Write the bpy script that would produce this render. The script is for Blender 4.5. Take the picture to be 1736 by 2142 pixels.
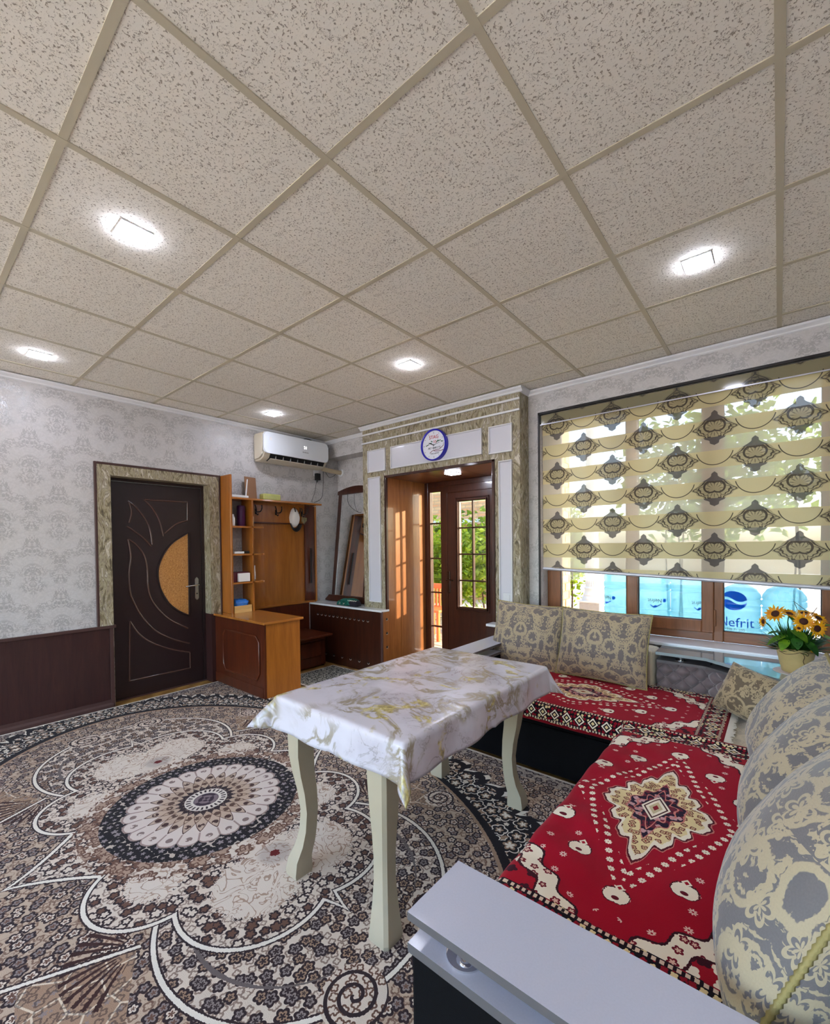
import bpy, bmesh, math, random
from mathutils import Vector, Matrix

for o in list(bpy.data.objects):
    bpy.data.objects.remove(o)
SC = bpy.context.scene
COL = SC.collection
PI = math.pi
random.seed(7)

# ------------------------------------------------------------------ camera
EYE = Vector((0, 0, 1.38))
FPX, CXP, CYP = 916.687, 868.0, 1155.234
RT = Vector((0.76943612, 0.63862817, -0.0110509))
UP = Vector((-0.00199266, 0.01970155, 0.99980392))
FW = Vector((-0.63872066, 0.76926323, -0.01643165))
cd = bpy.data.cameras.new('camera')
cam = bpy.data.objects.new('camera', cd)
COL.objects.link(cam)
cd.sensor_fit = 'HORIZONTAL'
cd.sensor_width = 36.0
cd.lens = FPX / 1736 * 36
cd.shift_y = (CYP - 1071) / 1736
cd.clip_start = 0.02
cam.matrix_world = Matrix(((RT.x, UP.x, -FW.x, EYE.x), (RT.y, UP.y, -FW.y, EYE.y), (RT.z, UP.z, -FW.z, EYE.z), (0, 0, 0, 1)))
SC.camera = cam

# ------------------------------------------------------------------ sky, sun, exposure
SC.view_settings.view_transform = 'Standard'
SC.view_settings.look = 'None'
SC.view_settings.gamma = 1
SC.view_settings.use_curve_mapping = False
SC.view_settings.exposure = 2.0
w = bpy.data.worlds.new('sky')
SC.world = w
w.use_nodes = True
wn = w.node_tree.nodes
sky = wn.new('ShaderNodeTexSky')
sky.sky_type = 'NISHITA'
sky.sun_disc = False
sky.sun_elevation = math.radians(32)
sky.sun_rotation = math.radians(60)
sky.air_density = 1.0
sky.dust_density = 2.5
bg = wn['Background']
bg.inputs['Strength'].default_value = 0.80
w.node_tree.links.new(sky.outputs[0], bg.inputs['Color'])
sd = bpy.data.lights.new('sun', 'SUN')
sd.energy = 8.0
sd.angle = math.radians(1.2)
sd.color = (1.0, 0.72, 0.42)
sun = bpy.data.objects.new('sun', sd)
COL.objects.link(sun)
sun.location = (6, 10, 6)
sun.rotation_euler = Vector((-0.82, -0.55, -0.13)).to_track_quat('-Z', 'Y').to_euler()
LAMP = 30.0          # strength of the ceiling LED panels


def ray(px, py):
    return RT * ((px - CXP) / FPX) + UP * ((CYP - py) / FPX) + FW


def at(ax, val, px, py):
    """the point a photo pixel shows on the plane (axis = val)"""
    d = ray(px, py)
    return EYE + d * ((val - EYE[ax]) / d[ax])


# ------------------------------------------------------------------ mesh helpers
def root_loc(p):
    v = Vector((0, 0, 0))
    while p is not None:
        v += p.location
        p = p.parent
    return v


def obj(name, bm, mat, parent=None, smooth=None, world=True, kind=None):
    me = bpy.data.meshes.new(name)
    bmesh.ops.recalc_face_normals(bm, faces=bm.faces[:]) if smooth != 'keep' else None
    bm.to_mesh(me)
    bm.free()
    if parent is not None and world:
        me.transform(Matrix.Translation(-root_loc(parent)))
    if smooth is not None:
        for p in me.polygons:
            p.use_smooth = True
        if smooth != 'keep' and smooth < 180:
            me.set_sharp_from_angle(angle=math.radians(smooth))
    o = bpy.data.objects.new(name, me)
    COL.objects.link(o)
    if mat is not None:
        for m in (mat if isinstance(mat, (list, tuple)) else [mat]):
            me.materials.append(m)
    if parent is not None:
        o.parent = parent
    if kind:
        o['kind'] = kind
    return o


def tag(o, label, cat, group=None):
    o['label'] = label
    o['category'] = cat
    if group:
        o['group'] = group
    return o


def thing(name, label, cat, loc=(0, 0, 0), rotz=0, group=None):
    o = bpy.data.objects.new(name, None)
    COL.objects.link(o)
    o.empty_display_size = 0.05
    o.location = loc
    o.rotation_euler = (0, 0, rotz)
    return tag(o, label, cat, group)


def struct(name, bm=None, mat=None, parent=None, smooth=None, loc=(0, 0, 0)):
    if bm is None:
        o = bpy.data.objects.new(name, None)
        COL.objects.link(o)
        o.location = loc
    else:
        o = obj(name, bm, mat, parent, smooth)
    o['kind'] = 'structure'
    return o


def copy_tree(o, parent=None):
    c = o.copy()
    COL.objects.link(c)
    if parent is not None:
        c.parent = parent
    for ch in list(o.children):
        copy_tree(ch, c)
    return c


def B():
    return bmesh.new()


def box(bm, x0, x1, y0, y1, z0, z1, bev=0.0, seg=2, mi=0):
    x0, x1 = min(x0, x1), max(x0, x1)
    y0, y1 = min(y0, y1), max(y0, y1)
    z0, z1 = min(z0, z1), max(z0, z1)
    vs = [bm.verts.new((x, y, z)) for x in (x0, x1) for y in (y0, y1) for z in (z0, z1)]
    fs = []
    for idx in ((0, 1, 3, 2), (4, 6, 7, 5), (0, 4, 5, 1), (2, 3, 7, 6), (0, 2, 6, 4), (1, 5, 7, 3)):
        f = bm.faces.new([vs[i] for i in idx])
        f.material_index = mi
        fs.append(f)
    if bev > 0:
        es = list({e for f in fs for e in f.edges})
        bmesh.ops.bevel(bm, geom=es, offset=bev, segments=seg, affect='EDGES', profile=0.6, clamp_overlap=True)
    return bm


def bx(*a, **k):
    return box(B(), *a, **k)


def frame_of(d):
    d = d.normalized()
    a = Vector((0, 0, 1)) if abs(d.z) < 0.9 else Vector((1, 0, 0))
    u = d.cross(a).normalized()
    return u, d.cross(u).normalized()


def tube(bm, pts, r, seg=8, closed=False, cap=True):
    pts = [Vector(p) for p in pts]
    n = len(pts)
    rs = r if isinstance(r, (list, tuple)) else [r] * n
    rings = []
    u = None
    for i, p in enumerate(pts):
        if closed:
            d = pts[(i + 1) % n] - pts[i - 1]
        else:
            d = pts[min(i + 1, n - 1)] - pts[max(i - 1, 0)]
        if d.length < 1e-9:
            d = Vector((0, 0, 1))
        d.normalize()
        if u is None:
            u, v = frame_of(d)
        else:
            u = (u - d * u.dot(d))
            if u.length < 1e-6:
                u, v = frame_of(d)
            u.normalize()
            v = d.cross(u)
        rings.append([bm.verts.new(p + (u * math.cos(2 * PI * k / seg) + v * math.sin(2 * PI * k / seg)) * rs[i]) for k in range(seg)])
    m = n if closed else n - 1
    for i in range(m):
        a, b = rings[i], rings[(i + 1) % n]
        for k in range(seg):
            bm.faces.new((a[k], a[(k + 1) % seg], b[(k + 1) % seg], b[k]))
    if cap and not closed:
        bm.faces.new(rings[0][::-1])
        bm.faces.new(rings[-1])
    return bm


def lathe(bm, prof, c=(0, 0, 0), seg=24, axis=2):
    c = Vector(c)
    rings = []
    for r, h in prof:
        ring = []
        for k in range(seg):
            a = 2 * PI * k / seg
            if axis == 2:
                p = Vector((r * math.cos(a), r * math.sin(a), h))
            elif axis == 1:
                p = Vector((r * math.cos(a), h, r * math.sin(a)))
            else:
                p = Vector((h, r * math.cos(a), r * math.sin(a)))
            ring.append(bm.verts.new(c + p))
        rings.append(ring)
    for a, b in zip(rings, rings[1:]):
        for k in range(seg):
            bm.faces.new((a[k], a[(k + 1) % seg], b[(k + 1) % seg], b[k]))
    bm.faces.new(rings[0][::-1])
    bm.faces.new(rings[-1])
    return bm


def prism(bm, poly, axis, a0, a1):
    """poly: 2D points in the two other axes (in order x,y,z)"""
    def P(p, a):
        l = [p[0], p[1]]
        l.insert(axis, a)
        return bm.verts.new(l)
    A = [P(p, a0) for p in poly]
    C = [P(p, a1) for p in poly]
    n = len(poly)
    bm.faces.new(A)
    bm.faces.new(C[::-1])
    for i in range(n):
        bm.faces.new((A[i], C[i], C[(i + 1) % n], A[(i + 1) % n]))
    return bm


def sheet(bm, f, nu, nv, uvf=None):
    """grid surface f(u,v), u,v in 0..1"""
    vs = [[bm.verts.new(f(i / nu, j / nv)) for j in range(nv + 1)] for i in range(nu + 1)]
    lay = bm.loops.layers.uv.verify() if uvf else None
    for i in range(nu):
        for j in range(nv):
            fc = bm.faces.new((vs[i][j], vs[i + 1][j], vs[i + 1][j + 1], vs[i][j + 1]))
            if uvf:
                for lp, (a, b) in zip(fc.loops, ((i, j), (i + 1, j), (i + 1, j + 1), (i, j + 1))):
                    lp[lay].uv = uvf(a / nu, b / nv)
    return vs


def quad(bm, *ps):
    return bm.faces.new([bm.verts.new(p) for p in ps])


def text_mesh(name, s, size, mat, parent, mtx, extrude=0.0006, align='CENTER', italic=0):
    cu = bpy.data.curves.new(name, 'FONT')
    cu.body = s
    cu.size = size
    cu.extrude = extrude
    cu.align_x = align
    cu.align_y = 'CENTER'
    cu.shear = italic
    cu.resolution_u = 3
    t = bpy.data.objects.new(name, cu)
    COL.objects.link(t)
    dg = bpy.context.evaluated_depsgraph_get()
    me = bpy.data.meshes.new_from_object(t.evaluated_get(dg))
    bpy.data.objects.remove(t)
    bpy.data.curves.remove(cu)
    me.transform(mtx)
    me.materials.clear()
    me.materials.append(mat)
    o = bpy.data.objects.new(name, me)
    COL.objects.link(o)
    if parent is not None:
        o.parent = parent
    return o


# ------------------------------------------------------------------ node language
def lin(c):
    return tuple((v / 12.92 if v <= 0.04045 else ((v + 0.055) / 1.055) ** 2.4) for v in c)


def C(r, g, b):
    return lin((r / 255, g / 255, b / 255)) + (1.0,)


class V:
    def __init__(s, m, sock):
        s.m, s.k = m, sock

    def __add__(s, o): return s.m.op('ADD', s, o)
    __radd__ = __add__
    def __sub__(s, o): return s.m.op('SUBTRACT', s, o)
    def __rsub__(s, o): return s.m.op('SUBTRACT', o, s)
    def __mul__(s, o): return s.m.op('MULTIPLY', s, o)
    __rmul__ = __mul__
    def __truediv__(s, o): return s.m.op('DIVIDE', s, o)
    def __neg__(s): return s.m.op('MULTIPLY', s, -1.0)
    def abs(s): return s.m.op('ABSOLUTE', s)
    def sqrt(s): return s.m.op('SQRT', s)
    def sin(s): return s.m.op('SINE', s)
    def cos(s): return s.m.op('COSINE', s)
    def fract(s): return s.m.op('FRACT', s)
    def floor(s): return s.m.op('FLOOR', s)
    def min(s, o): return s.m.op('MINIMUM', s, o)
    def max(s, o): return s.m.op('MAXIMUM', s, o)
    def inv(s): return s.m.op('SUBTRACT', 1.0, s)
    def lt(s, o, w=0.0): return s.m.op('LESS_THAN', s, o) if w == 0 else s.m.sstep(s, o + w, o - w)
    def gt(s, o, w=0.0): return s.m.op('GREATER_THAN', s, o) if w == 0 else s.m.sstep(s, o - w, o + w)
    def band(s, c, h): return s.m.op('LESS_THAN', (s - c).abs(), h)


class Mat:
    def __init__(s, name):
        s.mat = bpy.data.materials.new(name)
        s.mat.use_nodes = True
        s.nt = s.mat.node_tree
        s.N, s.L = s.nt.nodes, s.nt.links
        s.N.clear()
        s.out = s.N.new('ShaderNodeOutputMaterial')
        s._tc = None

    def put(s, inp, v):
        if isinstance(v, V):
            s.L.new(v.k, inp)
        else:
            inp.default_value = v

    def op(s, o, a, b=None, c=None):
        n = s.N.new('ShaderNodeMath')
        n.operation = o
        s.put(n.inputs[0], a)
        if b is not None:
            s.put(n.inputs[1], b)
        if c is not None:
            s.put(n.inputs[2], c)
        return V(s, n.outputs[0])

    def sstep(s, v, a, b):
        n = s.N.new('ShaderNodeMapRange')
        n.interpolation_type = 'SMOOTHSTEP'
        s.put(n.inputs[0], v)
        if a < b:
            n.inputs[1].default_value, n.inputs[2].default_value = a, b
            n.inputs[3].default_value, n.inputs[4].default_value = 0, 1
        else:
            n.inputs[1].default_value, n.inputs[2].default_value = b, a
            n.inputs[3].default_value, n.inputs[4].default_value = 1, 0
        return V(s, n.outputs[0])

    def coords(s, kind='Object'):
        if s._tc is None:
            s._tc = s.N.new('ShaderNodeTexCoord')
        return V(s, s._tc.outputs[kind])

    def xyz(s, vec=None):
        if vec is None:
            vec = s.coords()
        n = s.N.new('ShaderNodeSeparateXYZ')
        s.L.new(vec.k, n.inputs[0])
        return [V(s, n.outputs[i]) for i in range(3)]

    def vec(s, x=0.0, y=0.0, z=0.0):
        n = s.N.new('ShaderNodeCombineXYZ')
        for i, v in enumerate((x, y, z)):
            s.put(n.inputs[i], v)
        return V(s, n.outputs[0])

    def noise(s, vec, scale, detail=2.0, rough=0.5, dist=0.0):
        n = s.N.new('ShaderNodeTexNoise')
        s.put(n.inputs['Vector'], vec)
        n.inputs['Scale'].default_value = scale
        n.inputs['Detail'].default_value = detail
        n.inputs['Roughness'].default_value = rough
        n.inputs['Distortion'].default_value = dist
        return V(s, n.outputs[0])

    def voro(s, vec, scale, feature='F1', rand=1.0, dim='2D'):
        n = s.N.new('ShaderNodeTexVoronoi')
        n.voronoi_dimensions = dim
        n.feature = feature
        s.put(n.inputs['Vector'], vec)
        n.inputs['Scale'].default_value = scale
        n.inputs['Randomness'].default_value = rand
        return n

    def flowers(s, x, y, scale, R, petals=5, rand=0.75, k=0.25):
        """signed distance to small flowers scattered over the plane, and a random value of the flower"""
        n = s.voro(s.vec(x, y), scale, rand=rand)
        p = s.xyz(V(s, n.outputs['Position']))
        dx, dy = x - p[0], y - p[1]
        rnd = s.xyz(V(s, n.outputs['Color']))
        a = s.op('ARCTAN2', dy, dx)
        d = (dx * dx + dy * dy).sqrt()
        rr = ((a * (petals / 2.0) + rnd[0] * 6.0).cos().abs() * (k * 1.5) + (1 - k * 1.3)) * (rnd[1] * 0.35 + 0.85) * R
        return d - rr, rnd[2]

    def mix(s, f, a, b):
        n = s.N.new('ShaderNodeMix')
        n.data_type = 'RGBA'
        s.put(n.inputs[0], f)
        s.put(n.inputs[6], a)
        s.put(n.inputs[7], b)
        return V(s, n.outputs[2])

    def ramp(s, v, stops, interp='LINEAR'):
        n = s.N.new('ShaderNodeValToRGB')
        n.color_ramp.interpolation = interp
        e = n.color_ramp.elements
        while len(e) < len(stops):
            e.new(0.5)
        for el, (p, c) in zip(e, stops):
            el.position = p
            el.color = c
        s.put(n.inputs[0], v)
        return V(s, n.outputs[0])

    def bump(s, h, strength=0.3, dist=0.01):
        n = s.N.new('ShaderNodeBump')
        n.inputs['Strength'].default_value = strength
        n.inputs['Distance'].default_value = dist
        s.L.new(h.k, n.inputs['Height'])
        return V(s, n.outputs[0])

    def pbr(s, color, rough=0.5, metal=0.0, normal=None, spec=0.5, coat=0.0, trans=0.0, ior=1.45, sheen=0.0, alpha=None):
        n = s.N.new('ShaderNodeBsdfPrincipled')
        s.put(n.inputs['Base Color'], color)
        s.put(n.inputs['Roughness'], rough)
        s.put(n.inputs['Metallic'], metal)
        n.inputs['Specular IOR Level'].default_value = spec
        n.inputs['IOR'].default_value = ior
        n.inputs['Coat Weight'].default_value = coat
        n.inputs['Coat Roughness'].default_value = 0.06
        n.inputs['Transmission Weight'].default_value = trans
        n.inputs['Sheen Weight'].default_value = sheen
        if normal is not None:
            s.L.new(normal.k, n.inputs['Normal'])
        if alpha is not None:
            s.put(n.inputs['Alpha'], alpha)
        return V(s, n.outputs[0])

    def done(s, shader):
        s.L.new(shader.k, s.out.inputs[0])
        return s.mat


def plain(name, col, rough=0.5, metal=0.0, coat=0.0, spec=0.5, nscale=0, namp=0.0, bump=0.0, bscale=200, sheen=0.0):
    """one colour, with slight noise variation and optional fine relief"""
    m = Mat(name)
    c = col
    if namp > 0:
        n = m.noise(m.coords(), nscale, 3.0)
        d = tuple(max(0, v * (1 - namp)) for v in col[:3]) + (1,)
        l = tuple(min(1, v * (1 + namp)) for v in col[:3]) + (1,)
        c = m.mix(n, d, l)
    nm = m.bump(m.noise(m.coords(), bscale, 2.0), bump, 0.003) if bump > 0 else None
    return m.done(m.pbr(c, rough, metal, nm, spec, coat, sheen=sheen))


def wood(name, c1, c2, rough=0.35, axis=2, coat=0.3, scale=1.0, dark=None):
    """veneer with grain along an axis"""
    m = Mat(name)
    x, y, z = m.xyz()
    l = [x * 14.0 * scale, y * 14.0 * scale, z * 14.0 * scale]
    l[axis] = l[axis] * 0.09
    v = m.vec(*l)
    n = m.noise(v, 2.0, 5.0, 0.62, 0.6)
    fine = m.noise(m.vec(*[k * 5.0 for k in l]), 2.0, 2.0)
    f = n * 0.75 + fine * 0.25
    c = m.ramp(f, [(0.32, c1), (0.68, c2)])
    return m.done(m.pbr(c, rough, normal=m.bump(fine, 0.08, 0.002), coat=coat))

# ------------------------------------------------------------------ materials of the room
def m_wallpaper():
    m = Mat('silver damask wallpaper')
    x, y, z = m.xyz()
    s = x + y
    row = (z * (1 / 0.42)).floor()
    sx = ((s * (1 / 0.34) + row * 0.5).fract() - 0.5).abs() * 0.34
    sz = (z * (1 / 0.42)).fract() * 0.42
    v = m.vec(sx, sz, 0.0)
    n = m.noise(v, 26.0, 2.0, 0.5, 1.4)
    curls = (n - 0.5).abs().lt(0.045, 0.012)
    leaf = m.noise(v, 60.0, 1.0, 0.5, 1.0).gt(0.56, 0.03)
    env = m.noise(v, 9.0, 0.0).gt(0.47, 0.05)
    f = (curls.max(leaf * 0.8)) * (env * 0.75 + 0.25)
    big = m.noise(m.vec(s, z), 1.3, 2.0)
    c = m.mix(f, m.mix(big, C(197, 194, 194), C(204, 201, 199)), C(174, 172, 171))
    r = 0.62 - f * 0.26
    return m.done(m.pbr(c, r, normal=m.bump(f + m.noise(m.vec(s, z), 300, 2.0) * 0.3, 0.25, 0.002), metal=f * 0.25))


def m_stripes():
    m = Mat('feathered stripe plaster paper')
    x, y, z = m.xyz()
    s = x + y
    wv = m.noise(m.vec(s * 7.0, z * 3.0), 1.0, 1.0)
    s2 = s + (wv - 0.5) * 0.12 + (z * 14.0 + (s * 9.0).floor()).sin() * 0.008
    n = m.noise(m.vec(s2 * 44.0, z * 9.0 + s2 * 6.0), 1.0, 2.5, 0.55, 1.1)
    c = m.ramp(n, [(0.30, C(88, 78, 60)), (0.42, C(132, 121, 94)), (0.50, C(172, 163, 136)), (0.58, C(124, 112, 94)), (0.66, C(204, 197, 180)), (0.76, C(150, 140, 122))])
    return m.done(m.pbr(c, 0.55, normal=m.bump(n, 0.25, 0.004)))


def m_tile():
    m = Mat('speckled mineral fibre ceiling tile')
    x, y, z = m.xyz()
    n1 = m.noise(m.vec(x, y), 120.0, 3.0, 0.6, 0.6)
    n2 = m.noise(m.vec(x * 1.0, y * 1.0, 4.0), 42.0, 2.0, 0.6, 1.5)
    sp = n1.gt(0.605, 0.02)
    wr = (n2 - 0.5).abs().lt(0.010, 0.006) * m.noise(m.vec(x, y, 9.0), 30.0).gt(0.55, 0.03)
    tone = m.noise(m.vec(x, y), 2.2, 1.0)
    c = m.mix(sp.max(wr), m.mix(tone, C(238, 232, 220), C(243, 238, 228)), C(164, 154, 140))
    return m.done(m.pbr(c, 0.85, normal=m.bump((sp.max(wr)).inv() + n1 * 0.4, 0.5, 0.003), spec=0.25))


def m_linoleum():
    m = Mat('ochre patterned linoleum')
    x, y, z = m.xyz()
    ch = m.op('PINGPONG', x * 5.0 + y * 5.0, 0.5)
    n = m.noise(m.vec(x * 10.0, y * 40.0), 1.0, 4.0)
    c = m.ramp(n * 0.6 + ch * 0.6, [(0.2, C(122, 84, 40)), (0.5, C(168, 128, 66)), (0.8, C(196, 160, 92))])
    return m.done(m.pbr(c, 0.35))


def m_carpet():
    """ivory and brown carpet: round medallion, scalloped field, paisley leaves, dark flowered border"""
    m = Mat('ivory brown medallion carpet')
    x, y, z = m.xyz()
    wob = m.noise(m.vec(x, y), 130.0, 1.0) - 0.5
    u0, v0 = x.abs(), y.abs()
    u, v = u0 + wob * 0.006, v0 + wob * 0.006
    r = (x * x + y * y).sqrt() + wob * 0.006
    th = m.op('ARCTAN2', y, x)
    CREAM, IVORY, BEIGE, TAN = C(224, 209, 192), C(240, 232, 218), C(196, 174, 152), C(168, 138, 114)
    DARK, BLACK, GREY, BROWN, RED = C(52, 38, 42), C(26, 22, 28), C(146, 134, 130), C(112, 80, 66), C(110, 26, 28)
    # small flowers and leaves, used all over
    f1, k1 = m.flowers(x, y, 20.0, 0.0185, 5)
    f2, k2 = m.flowers(x + 3.1, y + 1.7, 30.0, 0.0115, 4, 0.9)
    line1 = f1.band(0.0, 0.0045)
    fill1 = f1.lt(0.0)
    heart1 = f1.lt(-0.011)
    line2 = f2.band(0.0, 0.0032)
    vine = (m.noise(m.vec(x, y, 2.0), 13.0, 1.0, 0.5, 1.2) - 0.5).abs().lt(0.014)
    # --- outside field
    c = m.mix(vine * 0.6, BEIGE, BROWN)
    c = m.mix(line2 * 0.8, c, BROWN)
    c = m.mix(fill1, c, m.mix(k1.gt(0.5), CREAM, GREY))
    c = m.mix(line1, c, DARK)
    c = m.mix(heart1, c, BROWN)
    # --- paisley leaf lobe
    du, dv = u - 0.92, v - 0.03
    lobe = (du * du + dv * dv).sqrt() - 0.525
    inl = lobe.lt(0.0)
    c2 = m.mix(line2 * 0.75, CREAM, BROWN)
    c2 = m.mix(fill1, c2, m.mix(k1.gt(0.45), GREY, TAN))
    c2 = m.mix(line1, c2, DARK)
    c2 = m.mix(heart1, c2, DARK)
    c = m.mix(inl, c, c2)
    inn = (lobe + 0.115).abs() + (u - 1.0).abs() * 0.02
    c = m.mix(inn.lt(0.008), c, m.mix(0.5, DARK, GREY))
    # fan of strokes at the cusp between the lobes
    fu, fv = u - 0.70, v - 0.56
    fr = (fu * fu + fv * fv).sqrt()
    fa = m.op('ARCTAN2', fv, fu)
    fan = (fa * 34.0 + fr * 22.0 + wob * 3.0).sin().gt(0.15) * fr.lt(0.21) * fr.gt(0.06) * fa.gt(0.75)
    rest = (fr - 0.31).lt(0.0) * fa.gt(0.42) * fa.lt(2.05)
    ve = m.voro(m.vec(x, y), 11.0, 'DISTANCE_TO_EDGE', 0.6)
    cells_ = m.mix(V(m, ve.outputs['Distance']).lt(0.032), m.mix(heart1, TAN, GREY), C(226, 210, 186))
    c = m.mix(rest * inl.inv(), c, m.mix(line2 * 0.6, cells_, DARK))
    c = m.mix(fan * inl.inv(), c, C(62, 34, 32))
    seam = ((fu * 0.90 + fv * 0.44) * 1.0).abs()
    c = m.mix(seam.lt(0.0062) * fv.gt(-0.01) * fv.lt(0.42), c, IVORY)
    c = m.mix((seam - 0.0105).abs().lt(0.003) * fv.gt(-0.01) * fv.lt(0.42), c, DARK)
    c = m.mix(lobe.abs().lt(0.0075), c, IVORY)
    c = m.mix((lobe.abs() - 0.0105).abs().lt(0.003), c, DARK)
    # spirals
    for (sx, sy, R0) in ((1.40, 0.20, 0.105), (0.98, 0.80, 0.08)):
        ax, ay = u - sx, v - sy
        ar = (ax * ax + ay * ay).sqrt()
        aa = m.op('ARCTAN2', ay, ax) * (1 / (2 * PI))
        sp = ((ar * (2.6 / R0) + aa).fract() - 0.5).abs().lt(0.15) * ar.lt(R0)
        c = m.mix(ar.lt(R0), c, m.mix(line2, CREAM, BROWN))
        c = m.mix(sp, c, DARK)
    # --- scalloped inner field
    a1, b1 = u - 0.76, v - 0.14
    a2, b2 = u - 0.42, v - 0.40
    sd = ((a1 * a1 + b1 * b1).sqrt() - 0.30).min((a2 * a2 + b2 * b2).sqrt() - 0.24)
    sd = sd.min((m.op('POWER', u * (1 / 1.14), 0.78) + m.op('POWER', v * (1 / 0.81), 0.78) - 1.0) * 0.62)
    ins = sd.lt(0.0)
    c3 = m.mix((m.noise(m.vec(x, y, 5.0), 9.5, 1.0, 0.5, 3.2) - 0.5).abs().lt(0.026), C(226, 213, 198), C(178, 150, 130))
    near = sd.gt(-0.155 + 0.0)
    c3b = m.mix(fill1, m.mix(line2 * 0.7, CREAM, BROWN), m.mix(k1.gt(0.55), BROWN, m.mix(k1.gt(0.25), GREY, CREAM)))
    c3b = m.mix(line1, c3b, DARK)
    c3 = m.mix((sd + wob * 0.06).gt(-0.125), c3, c3b)
    su = u - 0.66
    sr = (su * su + v * v).sqrt()
    c3 = m.mix(sr.lt(0.07, 0.02) * 0.45, c3, GREY)
    c3 = m.mix((sr + wob * 0.02).lt(0.021), c3, RED)
    c = m.mix(ins, c, c3)
    c = m.mix(sd.abs().lt(0.0075), c, IVORY)
    c = m.mix((sd.abs() - 0.0105).abs().lt(0.003), c, DARK)
    # --- round medallion
    f3, k3 = m.flowers(x, y, 21.0, 0.021, 5, 0.5)
    blob = m.flowers(x + 0.4, y, 12.0, 0.036, 6, 0.35)[0]
    cm = m.mix(blob.lt(0.0) * r.lt(0.56) * r.gt(0.46), c, m.mix(line2, C(178, 150, 130), BROWN))
    cm = m.mix(blob.band(0.0, 0.005) * r.lt(0.58), cm, BROWN)
    ring = r.lt(0.475)
    cd_ = m.mix(f3.lt(0.0), C(196, 182, 168), m.mix(f3.lt(-0.010), BLACK, C(150, 138, 140)))
    cd_ = m.mix((f3 - 0.003).abs().lt(0.008), cd_, BLACK)
    cm = m.mix(ring, cm, cd_)

    def petals(R, N, ph, sharp, depth):
        a = ((th * (N / (2 * PI)) + ph).fract() - 0.5).abs() * 2.0
        e = r - (R - m.op('POWER', a, sharp) * depth)
        return e, a
    for (R, N, ph, sharp, depth, fillc, linec, cen) in (
            (0.385, 24, 0.0, 3.0, 0.03, C(222, 208, 198), C(166, 142, 134), 0.335),
            (0.290, 24, 0.5, 1.2, 0.075, C(196, 172, 152), C(84, 56, 50), 0.238),
            (0.215, 24, 0.0, 1.3, 0.06, C(190, 166, 144), C(112, 84, 70), 0.172),
            (0.150, 24, 0.5, 1.3, 0.045, C(122, 96, 90), C(46, 32, 38), 0.12)):
        e, a = petals(R, N, ph, sharp, depth)
        cm = m.mix(e.lt(0.0), cm, fillc)
        cm = m.mix((e + 0.004).abs().lt(0.0048).max(a.gt(0.90) * e.lt(0.0) * r.gt(R - depth - 0.06)), cm, linec)
        sp = ((r - cen) * (r - cen) + (a * a) * (cen * cen * 0.017)).sqrt().lt(0.016)
        cm = m.mix(sp * (f2 + 0.004).gt(0.0), cm, m.mix(0.35, linec, DARK))
    cm = m.mix(r.lt(0.105), cm, C(226, 216, 204))
    cm = m.mix(((th * (24 / (2 * PI))).fract() - 0.5).abs().lt(0.22) * r.lt(0.098) * r.gt(0.075), cm, DARK)
    cm = m.mix(r.lt(0.062), cm, m.mix(((th * (12 / (2 * PI))).sin() * (r * 160.0).sin()).gt(0.0), C(60, 44, 56), C(130, 112, 116)))
    c = m.mix(r.lt(0.60), c, cm)
    # --- dark border outside the oval
    el = ((u * (1 / 1.72)) * (u * (1 / 1.72)) + (v * (1 / 1.09)) * (v * (1 / 1.09))).sqrt() - 1.0
    et = m.op('ARCTAN2', v * 1.58, u)
    scl = ((et * 11.0).fract() - 0.5).abs()
    e2 = el - 0.20 + scl * scl * 0.22
    f4, k4 = m.flowers(x, y, 10.5, 0.040, 5, 0.35, 0.22)
    f5, k5 = m.flowers(x + 0.03, y + 0.05, 23.0, 0.015, 5, 0.8)
    cb = m.mix(f5.lt(0.0), BLACK, m.mix(k5.gt(0.4), C(222, 212, 196), TAN))
    cb = m.mix(f4.lt(0.006), cb, IVORY)
    cb = m.mix(f4.lt(0.0), cb, BLACK)
    cb = m.mix(f4.lt(-0.016), cb, TAN)
    cb = m.mix(f4.lt(-0.026), cb, IVORY)
    cb = m.mix(el.lt(0.035), cb, BLACK)
    c = m.mix(el.gt(0.0) * e2.lt(0.0), c, cb)
    c = m.mix(el.abs().lt(0.006), c, TAN)
    c = m.mix(e2.abs().lt(0.016), c, BLACK)
    c = m.mix((e2 - 0.028).abs().lt(0.012), c, m.mix((et * 120.0).sin().gt(0.0), IVORY, BLACK))
    # --- straight outer guard
    ed = (2.02 - u0).min(1.39 - v0)
    cg = m.mix(fill1, m.mix(line2, C(186, 170, 154), GREY), GREY)
    cg = m.mix(line1, cg, DARK)
    c = m.mix(ed.lt(0.11) * e2.gt(0.03), c, cg)
    c = m.mix(ed.lt(0.022), c, IVORY)
    pile = m.noise(m.vec(x, y), 420.0, 2.0)
    c = m.mix(pile * 0.22, c, m.mix(0.5, c, C(120, 108, 98)))
    return m.done(m.pbr(c, 0.95, normal=m.bump(pile + fill1 * 0.25, 0.5, 0.006), spec=0.08, sheen=0.06))


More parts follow.
